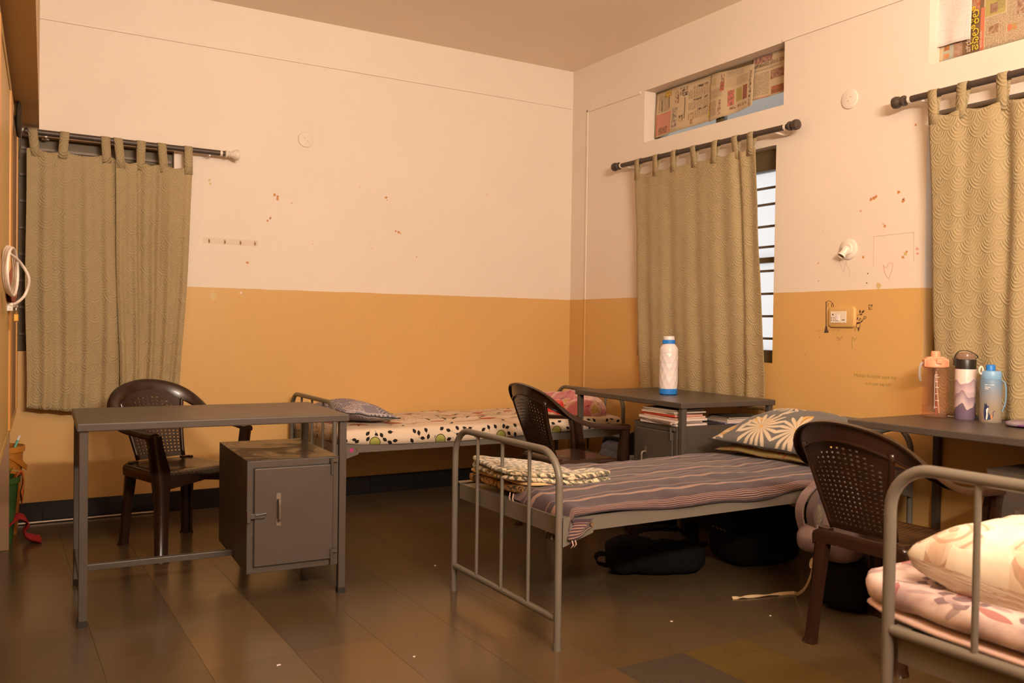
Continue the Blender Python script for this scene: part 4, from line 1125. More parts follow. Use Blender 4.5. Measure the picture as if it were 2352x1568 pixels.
def paper_mat(name, items, base=PAP, k=1.0):
    def fn(t):
        u, v = t.uv(); u = u*k; return {'color': rects(t, u, v, base, items), 'rough': 0.8}
    return mat(name, fn, spec=0.2)
def sheet(name, label, m, y0, y1, zt0, zt1, zb0, zb1, x, seed, amp=.006, cat='newspaper', th=.0008):
    """paper hung in the ventilator: y0 is the far edge (towards the corner), y1 the near edge; uv in metres from the far bottom corner"""
    t = thing(name, label, cat, (x, y0, zb0)); o = Vector((x, y0, zb0)); L = abs(y1-y0)
    def fn(a, b):
        zt = zt0 + (zt1-zt0)*a; zb = zb0 + (zb1-zb0)*a
        z = zb + (zt-zb)*b; y = y0 + (y1-y0)*a
        return Vector((x + amp*math.sin(a*9+seed)*(1-.3*b) + amp*.7*nz(a*4, b*3, seed) - .010*(1-b), y, z)) - o
    mb = MB().grid(fn, 28, 12, L, zt0-zb0); add('sheet', mb, m, t, smooth=True, solid=th)
    return t, fn
def type_block(u0, v0, u1, v1, k='t', p=.006, c=INK2): return (k, u0, v0, u1, v1, p, c)
itA = [('r', .012, .012, .115, .150, (0.52, 0.235, 0.16, 1)), ('p', .025, .015, .095, .060, BRN, (0.42, 0.20, 0.13, 1)), ('r', .012, .150, .115, .154, RED), ('r', .113, .012, .117, .154, RED), ('r', .008, .012, .012, .154, RED),
       ('p', .128, .015, .165, .165, (0.20, 0.16, 0.15, 1), PAP), type_block(.02, .165, .11, .285, 'c', .012), ('r', .045, .17, .050, .25, INK), ('r', .100, .18, .105, .262, INK), ('p', .07, .255, .12, .295, YLW, BRN),
       ('p', .150, .190, .178, .285, BRN, PAP), ('p', .185, .225, .235, .285, INK, PAP), ('r', .214, .070, .219, .215, INK), ('p', .180, .055, .206, .105, INK, PAP),
       type_block(.24, .05, .375, .095, 'c', .011), type_block(.24, .115, .375, .165, 'c', .011), type_block(.24, .19, .375, .245, 'c', .011),
       ('p', .27, .098, .37, .112, INK, PAP), ('p', .27, .170, .37, .184, INK, PAP), ('p', .27, .25, .37, .268, INK, PAP), ('p', .255, .02, .272, .095, (0.30, .16, .05, 1), PAP), ('p', .378, .02, .398, .12, YLW, BRN)]
itB = [type_block(.01, .03, .07, .12, 't', .006), ('r', .012, .09, .055, .125, (0.40, 0.31, 0.16, 1)), ('p', .09, .02, .115, .12, BRN, PAP), type_block(.01, .14, .12, .20, 't', .0055), ('r', .015, .225, .06, .27, (0.42, 0.33, 0.17, 1)),
       ('p', .10, .175, .135, .235, RED, BRN), ('p', .105, .235, .135, .285, BRN, PAP), ('r', .15, .185, .225, .25, (0.46, 0.34, 0.20, 1)), type_block(.15, .255, .30, .29, 'c', .008),
       ('p', .165, .06, .215, .165, (0.55, 0.17, 0.13, 1), BRN), ('r', .235, .075, .290, .165, OLV), ('p', .300, .07, .345, .17, (0.28, 0.09, 0.06, 1), BRN), type_block(.23, .19, .345, .25, 't', .005), ('p', .18, .03, .34, .052, BRN, PAP),
       ('p', .360, .01, .378, .26, INK, PAP), ('r', .386, .01, .388, .28, INK2), ('r', .355, .01, .357, .28, INK2)]
itC = [('p', .01, .215, .15, .262, (0.22, 0.10, 0.10, 1), (0.40, 0.22, 0.14, 1)), ('r', .01, .182, .30, .210, PAP), type_block(.01, .167, .22, .178, 't', .005, INK), ('r', .11, .275, .18, .330, (0.36, 0.30, 0.17, 1)), ('p', .03, .290, .09, .305, BRN, PAP),
       ('p', .14, .10, .26, .155, BRN, (0.38, 0.22, 0.15, 1)), type_block(.01, .02, .13, .155, 't', .006), ('p', .15, .01, .26, .055, (0.42, 0.14, 0.07, 1), BRN), ('r', .01, .004, .14, .007, RED), type_block(.20, .24, .27, .33, 'c', .012)]
sheet('newspaper', 'yellowed newspaper sheet with red framed advert, nearest the room corner in the ventilator', paper_mat('news_a', itA, k=.71), -.885, -1.452, 2.785, 2.792, 2.482, 2.497, .088, 1.0)
sheet('newspaper', 'yellowed newspaper sheet with colour photos in the middle of the ventilator', paper_mat('news_b', itB, k=1.03), -1.430, -1.812, 2.790, 2.768, 2.488, 2.513, .080, 2.6, amp=.008)
tC, fC = sheet('newspaper', 'yellowed newspaper sheet with a bold headline at the near end of the ventilator', paper_mat('news_c', itC), -1.790, -2.085, 2.800, 2.800, 2.545, 2.545, .090, 4.0, amp=.003)
itD = [('p', .0, .0, .13, .35, (0.16, 0.095, 0.055, 1), (0.26, 0.16, 0.09, 1)), ('p', .06, .012, .105, .095, (0.46, 0.40, 0.27, 1), (0.55, 0.30, 0.10, 1)), ('r', .255, .0, .262, .30, PAP)]
def f_front(t):
    u, v = t.uv()
    c = rects(t, u, v, PAP, [('r', .0, .0, .045, .35, (0.55, 0.42, 0.27, 1)), ('r', .045, .0, .135, .12, (0.38, 0.37, 0.29, 1)), ('p', .050, .006, .078, .030, (0.50, 0.16, 0.06, 1), (0.48, 0.28, 0.12, 1)), ('p', .050, .045, .078, .068, (0.50, 0.20, 0.04, 1), (0.30, .12, .06, 1)),
        ('p', .10, .0, .150, .35, (0.42, 0.25, 0.17, 1), (0.33, 0.20, 0.13, 1)), ('r', .145, .0, .245, .35, (0.20, 0.115, 0.055, 1)), ('p', .15, .19, .225, .35, (0.45, 0.12, 0.06, 1), (0.42, 0.27, 0.15, 1)),
        ('r', .231, .0, .250, .20, (0.55, 0.17, 0.09, 1)), ('r', .252, .15, .345, .35, (0.40, 0.32, 0.10, 1)), ('c', .254, .0, .50, .145, .0042, INK2), ('c', .30, .17, .345, .35, .0042, INK2), ('p', .275, .160, .310, .205, BRN, (0.32, .2, .13, 1)), ('p', .272, .065, .318, .105, BRN, (0.40, 0.26, 0.15, 1)),
        ('c', .355, .11, .50, .35, .0042, INK2), ('r', .352, .0, .354, .35, PAP), ('r', .360, .055, .376, .085, (0.60, 0.16, 0.09, 1)), ('p', .376, .055, .40, .085, OLV, (.5, .2, .1, 1)), ('p', .40, .12, .50, .22, BRN, (0.45, 0.3, 0.2, 1))])
    return {'color': c, 'rough': 0.8}
tD, fD = sheet('newspaper', 'newspaper with yellow headline behind the hanging white sheet at top right', mat('news_d', f_front), -2.985, -4.22, 2.80, 2.80, 2.475, 2.475, .092, 3.0, amp=.003)
def f_graph(t):
    u, v = t.uv()
    ln = ((v / 0.021 + t.noise(t.comb(u, v), 12.0, 2.0)).frac().lt(0.10)) * t.noise(t.comb(u*40, v*60), 1.0, 2.0).gt(0.5)
    ln2 = ((u / 0.033 + t.noise(t.comb(u, v), 15.0, 2.0)).frac().lt(0.06)) * t.noise(t.comb(u*30, v*20), 1.0, 2.0).gt(0.53)
    return {'color': t.mix((ln + ln2).clamp()*0.35, (0.64, 0.57, 0.53, 1), (0.34, 0.28, 0.26, 1)), 'rough': 0.7}
sheet('paper_sheet', 'white paper sheet with pencil diagrams hanging over the newspaper at top right', mat('graph_sheet', f_graph), -2.972, -3.180, 2.80, 2.80, 2.542, 2.538, .070, 5.0, amp=.004, cat='paper')
# lettering (flat print on the sheets)
def text_mesh(name, s, size, m, parent, M, shear=0.0):
    cu = bpy.data.curves.new(name, 'FONT'); cu.body = s; cu.size = size; cu.resolution_u = 2; cu.shear = shear; cu.align_x = 'LEFT'
    tmp = bpy.data.objects.new(name, cu); COL.objects.link(tmp); bpy.context.view_layer.update()
    me = bpy.data.meshes.new_from_object(tmp.evaluated_get(bpy.context.evaluated_depsgraph_get()))
    bpy.data.objects.remove(tmp); me.name = name; me.materials.clear(); me.materials.append(m)
    o = bpy.data.objects.new(name, me); link(o, parent); o.matrix_local = M; return o
m_tyel = mat('yellow_print', color=(0.72, 0.52, 0.03, 1), rough=.8); m_twht = mat('pale_print', color=(0.70, 0.55, 0.42, 1), rough=.8); m_tdk = mat('dark_print', color=(0.07, 0.045, 0.03, 1), rough=.8)
FACE = Matrix(((0, 0, -1, 0), (-1, 0, 0, 0), (0, 1, 0, 0), (0, 0, 0, 1)))     # text x runs towards -y, text y runs up, facing -x
UPW = FACE @ Matrix.Rotation(PI/2, 4, 'Z')
def place_text(name, s, size, m, t, yoff, zoff, xoff, up=False, shear=0.0):
    return text_mesh(name, s, size, m, t, Matrix.Translation((xoff, yoff, zoff)) @ (UPW if up else FACE), shear)
place_text('headline', '\u0caa\u0cbe\u0cb2\u0cbf\u0c95\u0cc6\u0cb2\u0cbf', .052, m_tyel, tD, -.230, .006, -.022, up=True)
place_text('headline', '\u0caa\u0ccd\u0cb0\u0c9c\u0cc6\u0c97\u0cb3', .030, m_twht, tD, -.192, .004, -.022, up=True)
place_text('headline', '\u0c85\u0cb5\u0cb0\u0cc1 \u0cae\u0cbe\u0ca4\u0cc1', .014, m_twht, tD, -.246, .010, -.022, up=True)
place_text('headline', '\u0c87\u0ca4\u0cbf\u0cb9\u0cbe\u0cb8\u0ca6 \u0caa\u0cc1\u0c9f 200', .030, m_tdk, tC, -.008, .188, -.016)

# ------------------------------------------------------------------ fittings and marks on the walls
def disc_cover(name, label, loc, axis, cat):
    t = thing(name, label, cat, loc)
    M = Matrix.Rotation(PI/2, 4, 'X') if axis == 'y' else Matrix.Rotation(-PI/2, 4, 'Y')
    def tr(mb): mb.V = [tuple(M @ Vector(q)) for q in mb.V]; return mb
    add('plate', tr(MB().lathe([(.049, 0), (.051, .003), (.049, .008), (.043, .010), (0, .0105)], 32)), m_pink, t, smooth=40)
    for k, (a, b) in enumerate(((-.012, .014), (.006, .016), (-.008, .006), (-.020, .003), (.010, -.010), (.018, -.018), (.002, -.022))):
        add('screw_hole', tr(MB().lathe([(.0022, 0), (.0022, .0112)], 8, (a, b, 0))), m_tdk if k in (2, 4) else m_loft, t)
    return t
disc_cover('junction_cover', 'round pink junction box cover on the back wall above the hook rail', (-2.122, 0, 2.360), 'y', 'cover plate')
disc_cover('junction_cover', 'round pink junction box cover high on the right wall between the windows', (0, -2.565, 2.378), 'x', 'cover plate')
def hook_rail():
    t = thing('hook_rail', 'clear adhesive rail with four small hooks on the back wall', 'hook rail', (-2.594, 0, 1.662))
    m_clear = clear('clear_strip', (1.0, 0.99, 0.98, 1), .05, .25, (.7, .6, .5, 1))
    add('strip', MB().box(-.168, -.004, -.018, .168, -.0005, .018), m_clear, t, bevel=.001)
    for x in (-.133, -.038, .058, .148): add('hook', MB().tube(roundpath([(x, -.004, .010), (x, -.009, -.010), (x, -.020, -.012), (x, -.022, .002)], .005, 3), .003, 6), m_clear if False else mat('amber_hook_%d' % int(x*1000+500), color=(.42, .24, .13, 1), rough=.3), t, smooth=50)
hook_rail()
def bulb_holder():
    t = thing('bulb_holder', 'empty white bulb holder on a round plate on the right wall', 'lamp holder', (0, -2.575, 1.588))
    M = Matrix.Rotation(-PI/2, 4, 'Y')
    mb = MB().lathe([(.055, 0), (.056, .004), (.050, .009), (.034, .012), (.030, .020), (0, .021)], 32); mb.V = [tuple(M @ Vector(q)) for q in mb.V]; add('plate', mb, m_pink, t, smooth=40)
    d = Vector((-.62, .15, -.72)).normalized(); Q = Matrix.Translation((-.014, 0, .002)) @ d.to_track_quat('Z', 'Y').to_matrix().to_4x4()
    for nm, pr, m in (('socket', [(.024, 0), (.0235, .014), (.019, .020), (.019, .046), (.021, .048), (.021, .056), (.0175, .056), (.0165, .050)], m_cream), ('socket_core', [(.016, .020), (.016, .049), (0, .049)], m_rust)):
        mb = MB().lathe(pr, 20, cap=False); mb.V = [tuple(Q @ Vector(q)) for q in mb.V]; add(nm, mb, m, t, smooth=40)
bulb_holder()
m_swp = mat('orange_painted_plate', noisy(ORANGE, 0.04, 12, 0.4))
def switchboard():
    t = thing('switch_board', 'electrical socket board with one socket and a switch, plate painted orange', 'switchboard', (0, -2.546, 1.229))
    pl = MB(); w2, h2, r = .086, .056, .022
    def rr(w_, h_, r_, x): 
        out = []
        for cx, cy, a in ((w_-r_, h_-r_, 0), (-w_+r_, h_-r_, 90), (-w_+r_, -h_+r_, 180), (w_-r_, -h_+r_, 270)):
            for k in range(5): q = math.radians(a+22.5*k); out.append((x, cx+r_*math.cos(q), cy+r_*math.sin(q)))
        return out
    pl.loft([rr(w2, h2, r, 0), rr(w2, h2, r, -.006), rr(w2-.006, h2-.006, r-.004, -.013), rr(w2-.008, h2-.008, r-.005, -.014)])
    add('plate', pl, m_swp, t, smooth=45)
    add('module', MB().box(-.017, .034, -.031, -.012, .066, .031), m_cream, t, bevel=.0015)
    add('module', MB().box(-.017, .001, -.031, -.012, .033, .031), m_cream, t, bevel=.0015); add('module', MB().box(-.017, -.034, -.031, -.012, 0.0, .031), m_cream, t, bevel=.0015)
    for a, b, rr_ in ((.050, .014, .0045), (.058, -.004, .003), (.042, -.004, .003), (.058, -.016, .003), (.042, -.016, .003)):
        mb = MB().lathe([(rr_, 0), (rr_, .0008)], 10); mb.V = [tuple(Matrix.Translation((-.0168, a, b)) @ Matrix.Rotation(-PI/2, 4, 'Y') @ Vector(q)) for q in mb.V]; add('socket_hole', mb, m_tdk, t)
    add('switch', MB().loft([[(-.017, .026, -.020), (-.017, .008, -.020), (-.017, .008, .014), (-.017, .026, .014)], [(-.024, .025, -.018), (-.024, .009, -.018), (-.019, .009, .013), (-.019, .025, .013)]]), m_white, t)
    add('indicator', MB().box(-.0178, -.026, -.017, -.0168, -.008, -.013), m_tdk, t)
switchboard()
# pen drawings and writing on the right wall: flat ink strokes, parts of that wall
m_pen = mat('pen_ink', color=(0.085, 0.045, 0.030, 1), rough=.7); m_pencil = mat('pencil_grey', color=(0.34, 0.185, 0.06, 1), rough=.8)
m_redpen = mat('red_pencil', color=(0.66, 0.36, 0.27, 1), rough=.8); m_grn = mat('green_pencil', color=(0.33, 0.24, 0.06, 1), rough=.8); m_faint = mat('faint_pencil', color=(0.62, 0.46, 0.35, 1), rough=.8)
def stroke(pts, w_, m, name='pen_stroke', smooth=5, closed=False):
    P = [Vector((-.0008, y, z)) for y, z in pts]
    if smooth: P = spline(P, smooth)
    mb = MB(); mb.strip(P, [(0, 0, 1) if abs((P[min(i+1, len(P)-1)]-P[max(i-1, 0)]).y) > abs((P[min(i+1, len(P)-1)]-P[max(i-1, 0)]).z) else (0, 1, 0) for i in range(len(P))], w_, .0008)
    return add(name, mb, m, wall_right)
def blot(pts, m, name='pen_shape'):
    return add(name, MB().poly([(-.0012, y, z) for y, z in pts], (.001, 0, 0), None), m, wall_right)
stroke([(-2.437, 1.314), (-2.440, 1.18)], .005, m_pen, smooth=0)
blot([(-2.436, 1.182), (-2.445, 1.182), (-2.450, 1.160), (-2.459, 1.146), (-2.427, 1.144), (-2.432, 1.160)], m_pen)
stroke([(-2.438, 1.308), (-2.452, 1.318), (-2.466, 1.314), (-2.478, 1.305)], .0022, m_pen)
stroke([(-2.478, 1.305), (-2.486, 1.292), (-2.480, 1.284), (-2.473, 1.290), (-2.478, 1.305)], .003, m_pen)
blot([(-2.456, 1.308), (-2.449, 1.306), (-2.446, 1.284), (-2.452, 1.290)], m_pencil)
stroke([(-2.631, 1.234), (-2.645, 1.243), (-2.659, 1.246)], .0018, m_pen)
def leafblot(y, z, a, l, w_, m=m_pen):
    blot([(y + math.cos(a)*l*q - math.sin(a)*w_*s_, z + math.sin(a)*l*q + math.cos(a)*w_*s_) for q, s_ in ((-1, 0), (-.3, .9), (.4, .8), (1, 0), (.4, -.8), (-.3, -.9))], m)
leafblot(-2.653, 1.258, 1.6, .010, .005); leafblot(-2.671, 1.257, 2.4, .012, .006); leafblot(-2.660, 1.243, 2.9, .009, .004)
stroke([(-2.640, 1.196), (-2.660, 1.205), (-2.676, 1.220)], .0022, m_pen); stroke([(-2.676, 1.220), (-2.680, 1.232), (-2.690, 1.230), (-2.686, 1.221), (-2.676, 1.220)], .0026, m_pen)
leafblot(-2.664, 1.207, 2.4, .010, .004); leafblot(-2.638, 1.222, 2.0, .009, .004); leafblot(-2.650, 1.214, .6, .006, .003); leafblot(-2.656, 1.221, .5, .006, .003)
blot([(-2.632, 1.202), (-2.658, 1.204), (-2.655, 1.196), (-2.634, 1.192)], m_pen); stroke([(-2.634, 1.192), (-2.632, 1.178), (-2.644, 1.173), (-2.655, 1.180), (-2.655, 1.194)], .0022, m_pen)
blot([(-2.641, 1.174), (-2.652, 1.176), (-2.650, 1.158), (-2.644, 1.155)], m_pen); blot([(-2.622, 1.172), (-2.629, 1.176), (-2.628, 1.158), (-2.622, 1.158)], m_grn)
stroke([(-2.712, 1.266), (-2.704, 1.281), (-2.708, 1.293), (-2.717, 1.288), (-2.726, 1.294), (-2.722, 1.279)], .0026, m_pen); stroke([(-2.714, 1.281), (-2.708, 1.268), (-2.722, 1.270), (-2.726, 1.268)], .0022, m_pen)
stroke([(-2.610, 1.062), (-2.608, 1.095), (-2.609, 1.122), (-2.618, 1.116), (-2.624, 1.108), (-2.635, 1.121)], .0022, m_grn)
rw = random.Random(4)
for k in range(14): stroke([(-2.375-.0115*k, 1.156+rw.uniform(-.006, .006)), (-2.379-.0115*k, 1.160+rw.uniform(-.006, .008))], .0018, m_pencil, smooth=0)
stroke([(-2.786, 1.494), (-2.790, 1.485), (-2.797, 1.478), (-2.806, 1.482), (-2.812, 1.496), (-2.824, 1.502), (-2.838, 1.497), (-2.838, 1.480), (-2.830, 1.450), (-2.818, 1.420)], .0022, m_redpen)
stroke([(-2.786, 1.494), (-2.790, 1.470), (-2.802, 1.440), (-2.820, 1.420)], .0022, m_redpen)
for a, b in (((-2.726, 1.642), (-2.954, 1.646)), ((-2.727, 1.642), (-2.729, 1.488)), ((-2.953, 1.645), (-2.957, 1.50))): stroke([a, b], .0022, m_faint, smooth=0)
stroke([(-2.52, 1.54), (-2.53, 1.50), (-2.545, 1.47), (-2.552, 1.49), (-2.56, 1.52), (-2.57, 1.50), (-2.585, 1.47), (-2.58, 1.44)], .002, m_faint)
for (s, y, z, sz, m_) in (('Mohan ki kyun aaya hai', -2.622, .917, .027, m_grn), ('tum par aaj bhi', -2.692, .880, .025, m_grn), ('"hi"', -2.505, 1.105, .028, m_pencil)):
    text_mesh('handwriting', s, sz, m_, wall_right, Matrix.Translation((-.0012, y, z)) @ FACE, .15)
# patches where paint came off and bits of tape (flat flakes, parts of the walls)
m_chip = mat('bare_orange_patch', noisy((0.54, 0.24, 0.085, 1), .15, 60, .7)); m_tape = mat('old_tape', noisy((0.60, 0.44, 0.20, 1), .1, 60, .6)); m_chipw = mat('pale_chip', color=(.76, .66, .58, 1), rough=.6)
def chip(par, axis, u, z, r, m, seed, n=7):
    rr = random.Random(seed); a0 = rr.uniform(0, 6)
    q = [(u + r*rr.uniform(.6, 1.15)*math.cos(a0+2*PI*k/n), z + r*rr.uniform(.6, 1.1)*math.sin(a0+2*PI*k/n)) for k in range(n)]
    mb = MB().poly([(a, -.0010, b) if axis == 'y' else (-.0010, a, b) for a, b in q], (0, .0009, 0) if axis == 'y' else (.0009, 0, 0), None)
    add('paint_chip', mb, m, par)
for k, (x, z, r, m) in enumerate([(-2.321, 1.981, .011, m_chip), (-2.301, 1.972, .010, m_chip), (-2.303, 1.956, .010, m_chip), (-2.366, 1.812, .008, m_chip), (-2.346, 1.832, .008, m_chip), (-2.350, 1.826, .005, m_chip), (-1.551, 2.032, .011, m_chip), (-1.545, 2.014, .006, m_chip), (-1.478, 1.806, .009, m_chip), (-1.455, 1.800, .011, m_chip), (-1.440, 1.793, .006, m_chip),
        (-1.316, 1.636, .006, m_chip), (-2.491, 1.537, .011, m_chip), (-2.795, 2.020, .012, m_chipw), (-2.727, 2.036, .010, m_tape), (-2.720, 2.012, .008, m_tape), (-2.21, 1.936, .007, m_redpen), (-1.745, 2.084, .005, m_redpen), (-2.700, 1.318, .026, m_tape), (-2.703, 1.350, .012, m_tape), (-2.53, 1.345, .007, m_chipw), (-.758, 2.123, .006, m_redpen), (-2.068, 1.681, .004, m_redpen), (-1.65, 1.68, .005, m_redpen), (-1.15, 1.15, .005, m_chip)]): chip(wall_back, 'y', x, z, r, m, k)
for k, (y, z, r, m) in enumerate([(-2.705, 1.834, .010, m_chip), (-2.722, 1.840, .012, m_chip), (-2.735, 1.846, .009, m_chip), (-2.864, 1.852, .010, m_chip), (-2.890, 1.806, .010, m_chip), (-2.893, 1.815, .007, m_chip), (-2.644, 1.782, .008, m_redpen), (-2.789, 1.690, .008, m_chip), (-2.780, 1.702, .005, m_redpen), (-2.896, 1.526, .008, m_chip), (-2.908, 1.542, .011, m_tape), (-2.916, 1.552, .007, m_chip), (-2.972, 1.562, .010, m_redpen), (-2.975, 1.538, .008, m_redpen), (-2.666, 1.541, .008, m_chip), (-2.760, 1.388, .017, m_tape), (-2.694, 1.454, .004, m_tdk), (-2.38, 1.525, .008, m_redpen), (-2.383, 1.427, .003, m_tdk), (-2.69, 1.405, .004, m_tdk), (-2.40, 1.12, .005, m_chip), (-2.30, 1.02, .005, m_chip), (-2.95, 2.17, .006, m_chip), (-2.41, 1.70, .004, m_redpen)]): chip(wall_right, 'x', y, z, r, m, 100+k)

# ------------------------------------------------------------------ books and papers under the desk with the white bottle
d2 = [o for o in bpy.data.objects if o.get('label', '').startswith('grey steel desk beside')][0]
D2M = Matrix.Translation(d2.location) @ Matrix.Rotation(D2R, 4, 'Z')
m_page = mat('book_pages', noisy((0.62, 0.50, 0.44, 1), .1, 90, .8))
CV = {}
def cover(c):
    if c not in CV: CV[c] = mat('cover_%d' % len(CV), noisy(c, .06, 20, .45))
    return CV[c]
def book(name, label, lx, ly, z, w_, d_, h, rz, c, group, cat='book', droop=0.0):
    p = D2M @ Vector((lx, ly, z)); t = thing(name, label, cat, p, D2R + rz, group)
    def slab(z0, z1, ins, m, nm, spine=False):
        mb = MB(); n = 8; f = []
        def zz(x, y): return -droop*max(0, (-y/(d_/2)))**2*(.5+.5*x/(w_/2))
        g = [[[mb.v(((w_/2-ins)*(2*i/n-1), (d_/2-ins)*(2*j/n-1), zq + zz((w_/2)*(2*i/n-1), (d_/2)*(2*j/n-1)))) for j in range(n+1)] for i in range(n+1)] for zq in (z0, z1)]
        for i in range(n):
            for j in range(n): mb.f(g[0][i][j], g[0][i][j+1], g[0][i+1][j+1], g[0][i+1][j]); mb.f(g[1][i][j], g[1][i+1][j], g[1][i+1][j+1], g[1][i][j+1])
        for i in range(n):
            mb.f(g[0][i][0], g[0][i+1][0], g[1][i+1][0], g[1][i][0]); mb.f(g[0][i][n], g[1][i][n], g[1][i+1][n], g[0][i+1][n])
            mb.f(g[0][0][i], g[1][0][i], g[1][0][i+1], g[0][0][i+1]); mb.f(g[0][n][i], g[0][n][i+1], g[1][n][i+1], g[1][n][i])
        add(nm, mb, m, t)
    if c is None: slab(0, h, 0, m_page, 'pages')
    else:
        e = min(.0016, h*.2); slab(e, h-e, .003, m_page, 'pages'); slab(0, e, 0, cover(c), 'cover'); slab(h-e, h, 0, cover(c), 'cover')
        if h > .009: add('spine', MB().box(-w_/2, -d_/2-.001, 0, w_/2, -d_/2+.002, h), cover(c), t)
    return h
z = .640
G1 = 'books and papers in the left stack under the desk with the white bottle'
stk = [('notebook', 'pale paper notebook at the bottom of the taller stack under the desk', .30, .22, .013, (.55, .46, .46, 1), 2, 0), ('loose_sheet', 'loose white sheet drooping from the taller stack under the desk', .22, .20, .0016, None, 9, .035), ('notebook', 'dark-edged notebook low in the taller stack under the desk', .29, .21, .012, (.24, .17, .15, 1), -3, .006), ('paper_pad', 'thick white paper pad in the middle of the taller stack', .31, .22, .014, None, 1, .012), ('notebook', 'pinkish striped notebook just below the red book in the stack', .27, .21, .010, (.60, .34, .26, 1), 3, .006), ('book', 'red book in the taller stack under the desk', .28, .20, .012, (.60, .055, .025, 1), 2, 0), ('notebook', 'cream notebook lying on the red book in the stack', .27, .20, .010, (.62, .48, .34, 1), 4, 0), ('magazine', 'white and black magazine second from the top of the taller stack', .30, .21, .008, (.48, .44, .40, 1), -3, 0), ('magazine', 'dark multicoloured magazine on top of the taller stack under the desk', .27, .20, .010, (.13, .10, .10, 1), 5, 0)]
for k, (n_, l_, a, b, h, c, r, dr) in enumerate(stk):
    book(n_, l_, .318 + .006*math.sin(k*2.1), -DD/2+.105 + .008*math.sin(k*1.7+1), z, a, b, h*.88, math.radians(r), c, G1, 'paper' if c is None else 'book', dr); z += h*.88 + .0006
z = .640
G2 = 'books in the low stack behind, under the desk with the white bottle'
for k, (n_, l_, a, b, h, c, r) in enumerate([('book', 'blue book at the bottom of the low stack under the desk', .21, .27, .006, (.035, .045, .26, 1), -8), ('notebook', 'white notebook above the blue book in the low stack', .20, .27, .012, (.58, .48, .44, 1), -4), ('notebook', 'thin beige notebook in the middle of the low stack', .20, .26, .010, (.50, .38, .27, 1), -7), ('magazine', 'black and yellow magazine on top of the low stack', .20, .26, .008, (.05, .045, .03, 1), -5)]):
    book(n_, l_, .395 + .004*k, .155, z, a, b, h, math.radians(r), c, G2); z += h + .0008

# ------------------------------------------------------------------ bags
m_mauve = mat('mauve_canvas', noisy((0.235, 0.165, 0.165, 1), .08, 14, .8, .003, 220)); m_mauved = mat('dark_mauve_strap', noisy((0.12, 0.085, 0.085, 1), .1, 20, .7))
m_bagg = mat('slate_print_cloth', noisy((0.085, 0.085, 0.10, 1), .7, 26, .8)); m_mesh = mat('brown_back_mesh', noisy((0.075, 0.050, 0.034, 1), .15, 60, .85)); m_web = mat('cream_webbing', noisy((0.52, 0.38, 0.22, 1), .1, 60, .75))
def lump(q, s, a): 
    d = q.normalized() if q.length else q
    return q + d*(a*nz(q.x*7, q.y*7, q.z*7+s) + .5*a*nz(q.x*16, q.y*16, q.z*16+s))
def black_backpack():
    t = thing('backpack', 'black backpack lying on the floor under the middle cot', 'backpack', (-1.14, -2.40, 0)); t.rotation_euler = (0, 0, math.radians(-22))
    add('body', MB().blob((0, 0, .075), (.235, .165, .078), None, 40, 22, .62, lambda q: lump(q, 2, .014)), m_dark, t, smooth=True)
    add('back_panel', MB().blob((.035, -.015, .128), (.125, .10, .030), Matrix.Rotation(math.radians(8), 3, 'X'), 28, 12, .6, lambda q: lump(q, 5, .006)), m_mesh, t, smooth=True)
    add('front_pocket', MB().blob((-.15, -.045, .075), (.10, .10, .072), None, 24, 14, .6, lambda q: lump(q, 8, .012)), m_dark, t, smooth=True)
    add('shoulder_strap', MB().strip(spline([(-.20, .02, .06), (-.27, -.02, .085), (-.30, -.03, .075), (-.29, -.04, .045), (-.22, -.05, .03)], 5), (0, 1, .2), .035, .006), m_dark, t, smooth=40)
    add('shoulder_strap', MB().strip(spline([(.20, .06, .12), (.14, .09, .17), (.02, .10, .175), (-.10, .06, .15)], 5), (.1, 1, .2), .045, .010), m_dark, t, smooth=40)
    add('grab_handle', MB().tube(spline([(.22, -.03, .10), (.255, -.01, .115), (.255, .02, .115), (.22, .04, .10)], 4), .007, 8), m_dark, t, smooth=True)
black_backpack()
def duffel(name, label, loc, rz, sx, sy, h, seed, cat, logo=False, handles=True):
    t = thing(name, label, cat, loc, rz)
    add('body', MB().blob((0, 0, h/2), (sx/2, sy/2, h/2), None, 40, 22, .45, lambda q: lump(q, seed, .012)), m_dark, t, smooth=True)
    add('zip', MB().tube([(x*sx/2*.8, .0, h*(.985-.10*abs(x)**4)+.004) for x in [k/6-1 for k in range(13)]], .004, 6), m_rubber, t, smooth=True)
    if handles: add('handle', MB().tube(spline([(-.09, -.03, h*.95), (-.07, -.05, h+.045), (.07, -.05, h+.045), (.09, -.03, h*.95)], 5), .008, 8), m_dark, t, smooth=True)
    if logo:
        m_gold = mat('worn_gold_print', color=(.20, .12, .04, 1), rough=.6)
        for k in range(4): add('logo_mark', MB().tube([(-sx/2-.004, -.05+.030*k, h*.60), (-sx/2-.004, -.035+.030*k, h*.62)], .0035, 6), m_gold, t)
    return t
duffel('travel_bag', 'black travel bag in the shadow behind the backpack under the middle cot', (-.60, -2.52, 0), math.radians(-8), .42, .30, .29, 4, 'bag', True)
duffel('travel_bag', 'black bag on the floor under the right desk, below the mauve backpack', (-.70, -3.235, 0), math.radians(2), .48, .195, .215, 9, 'bag', False, False)
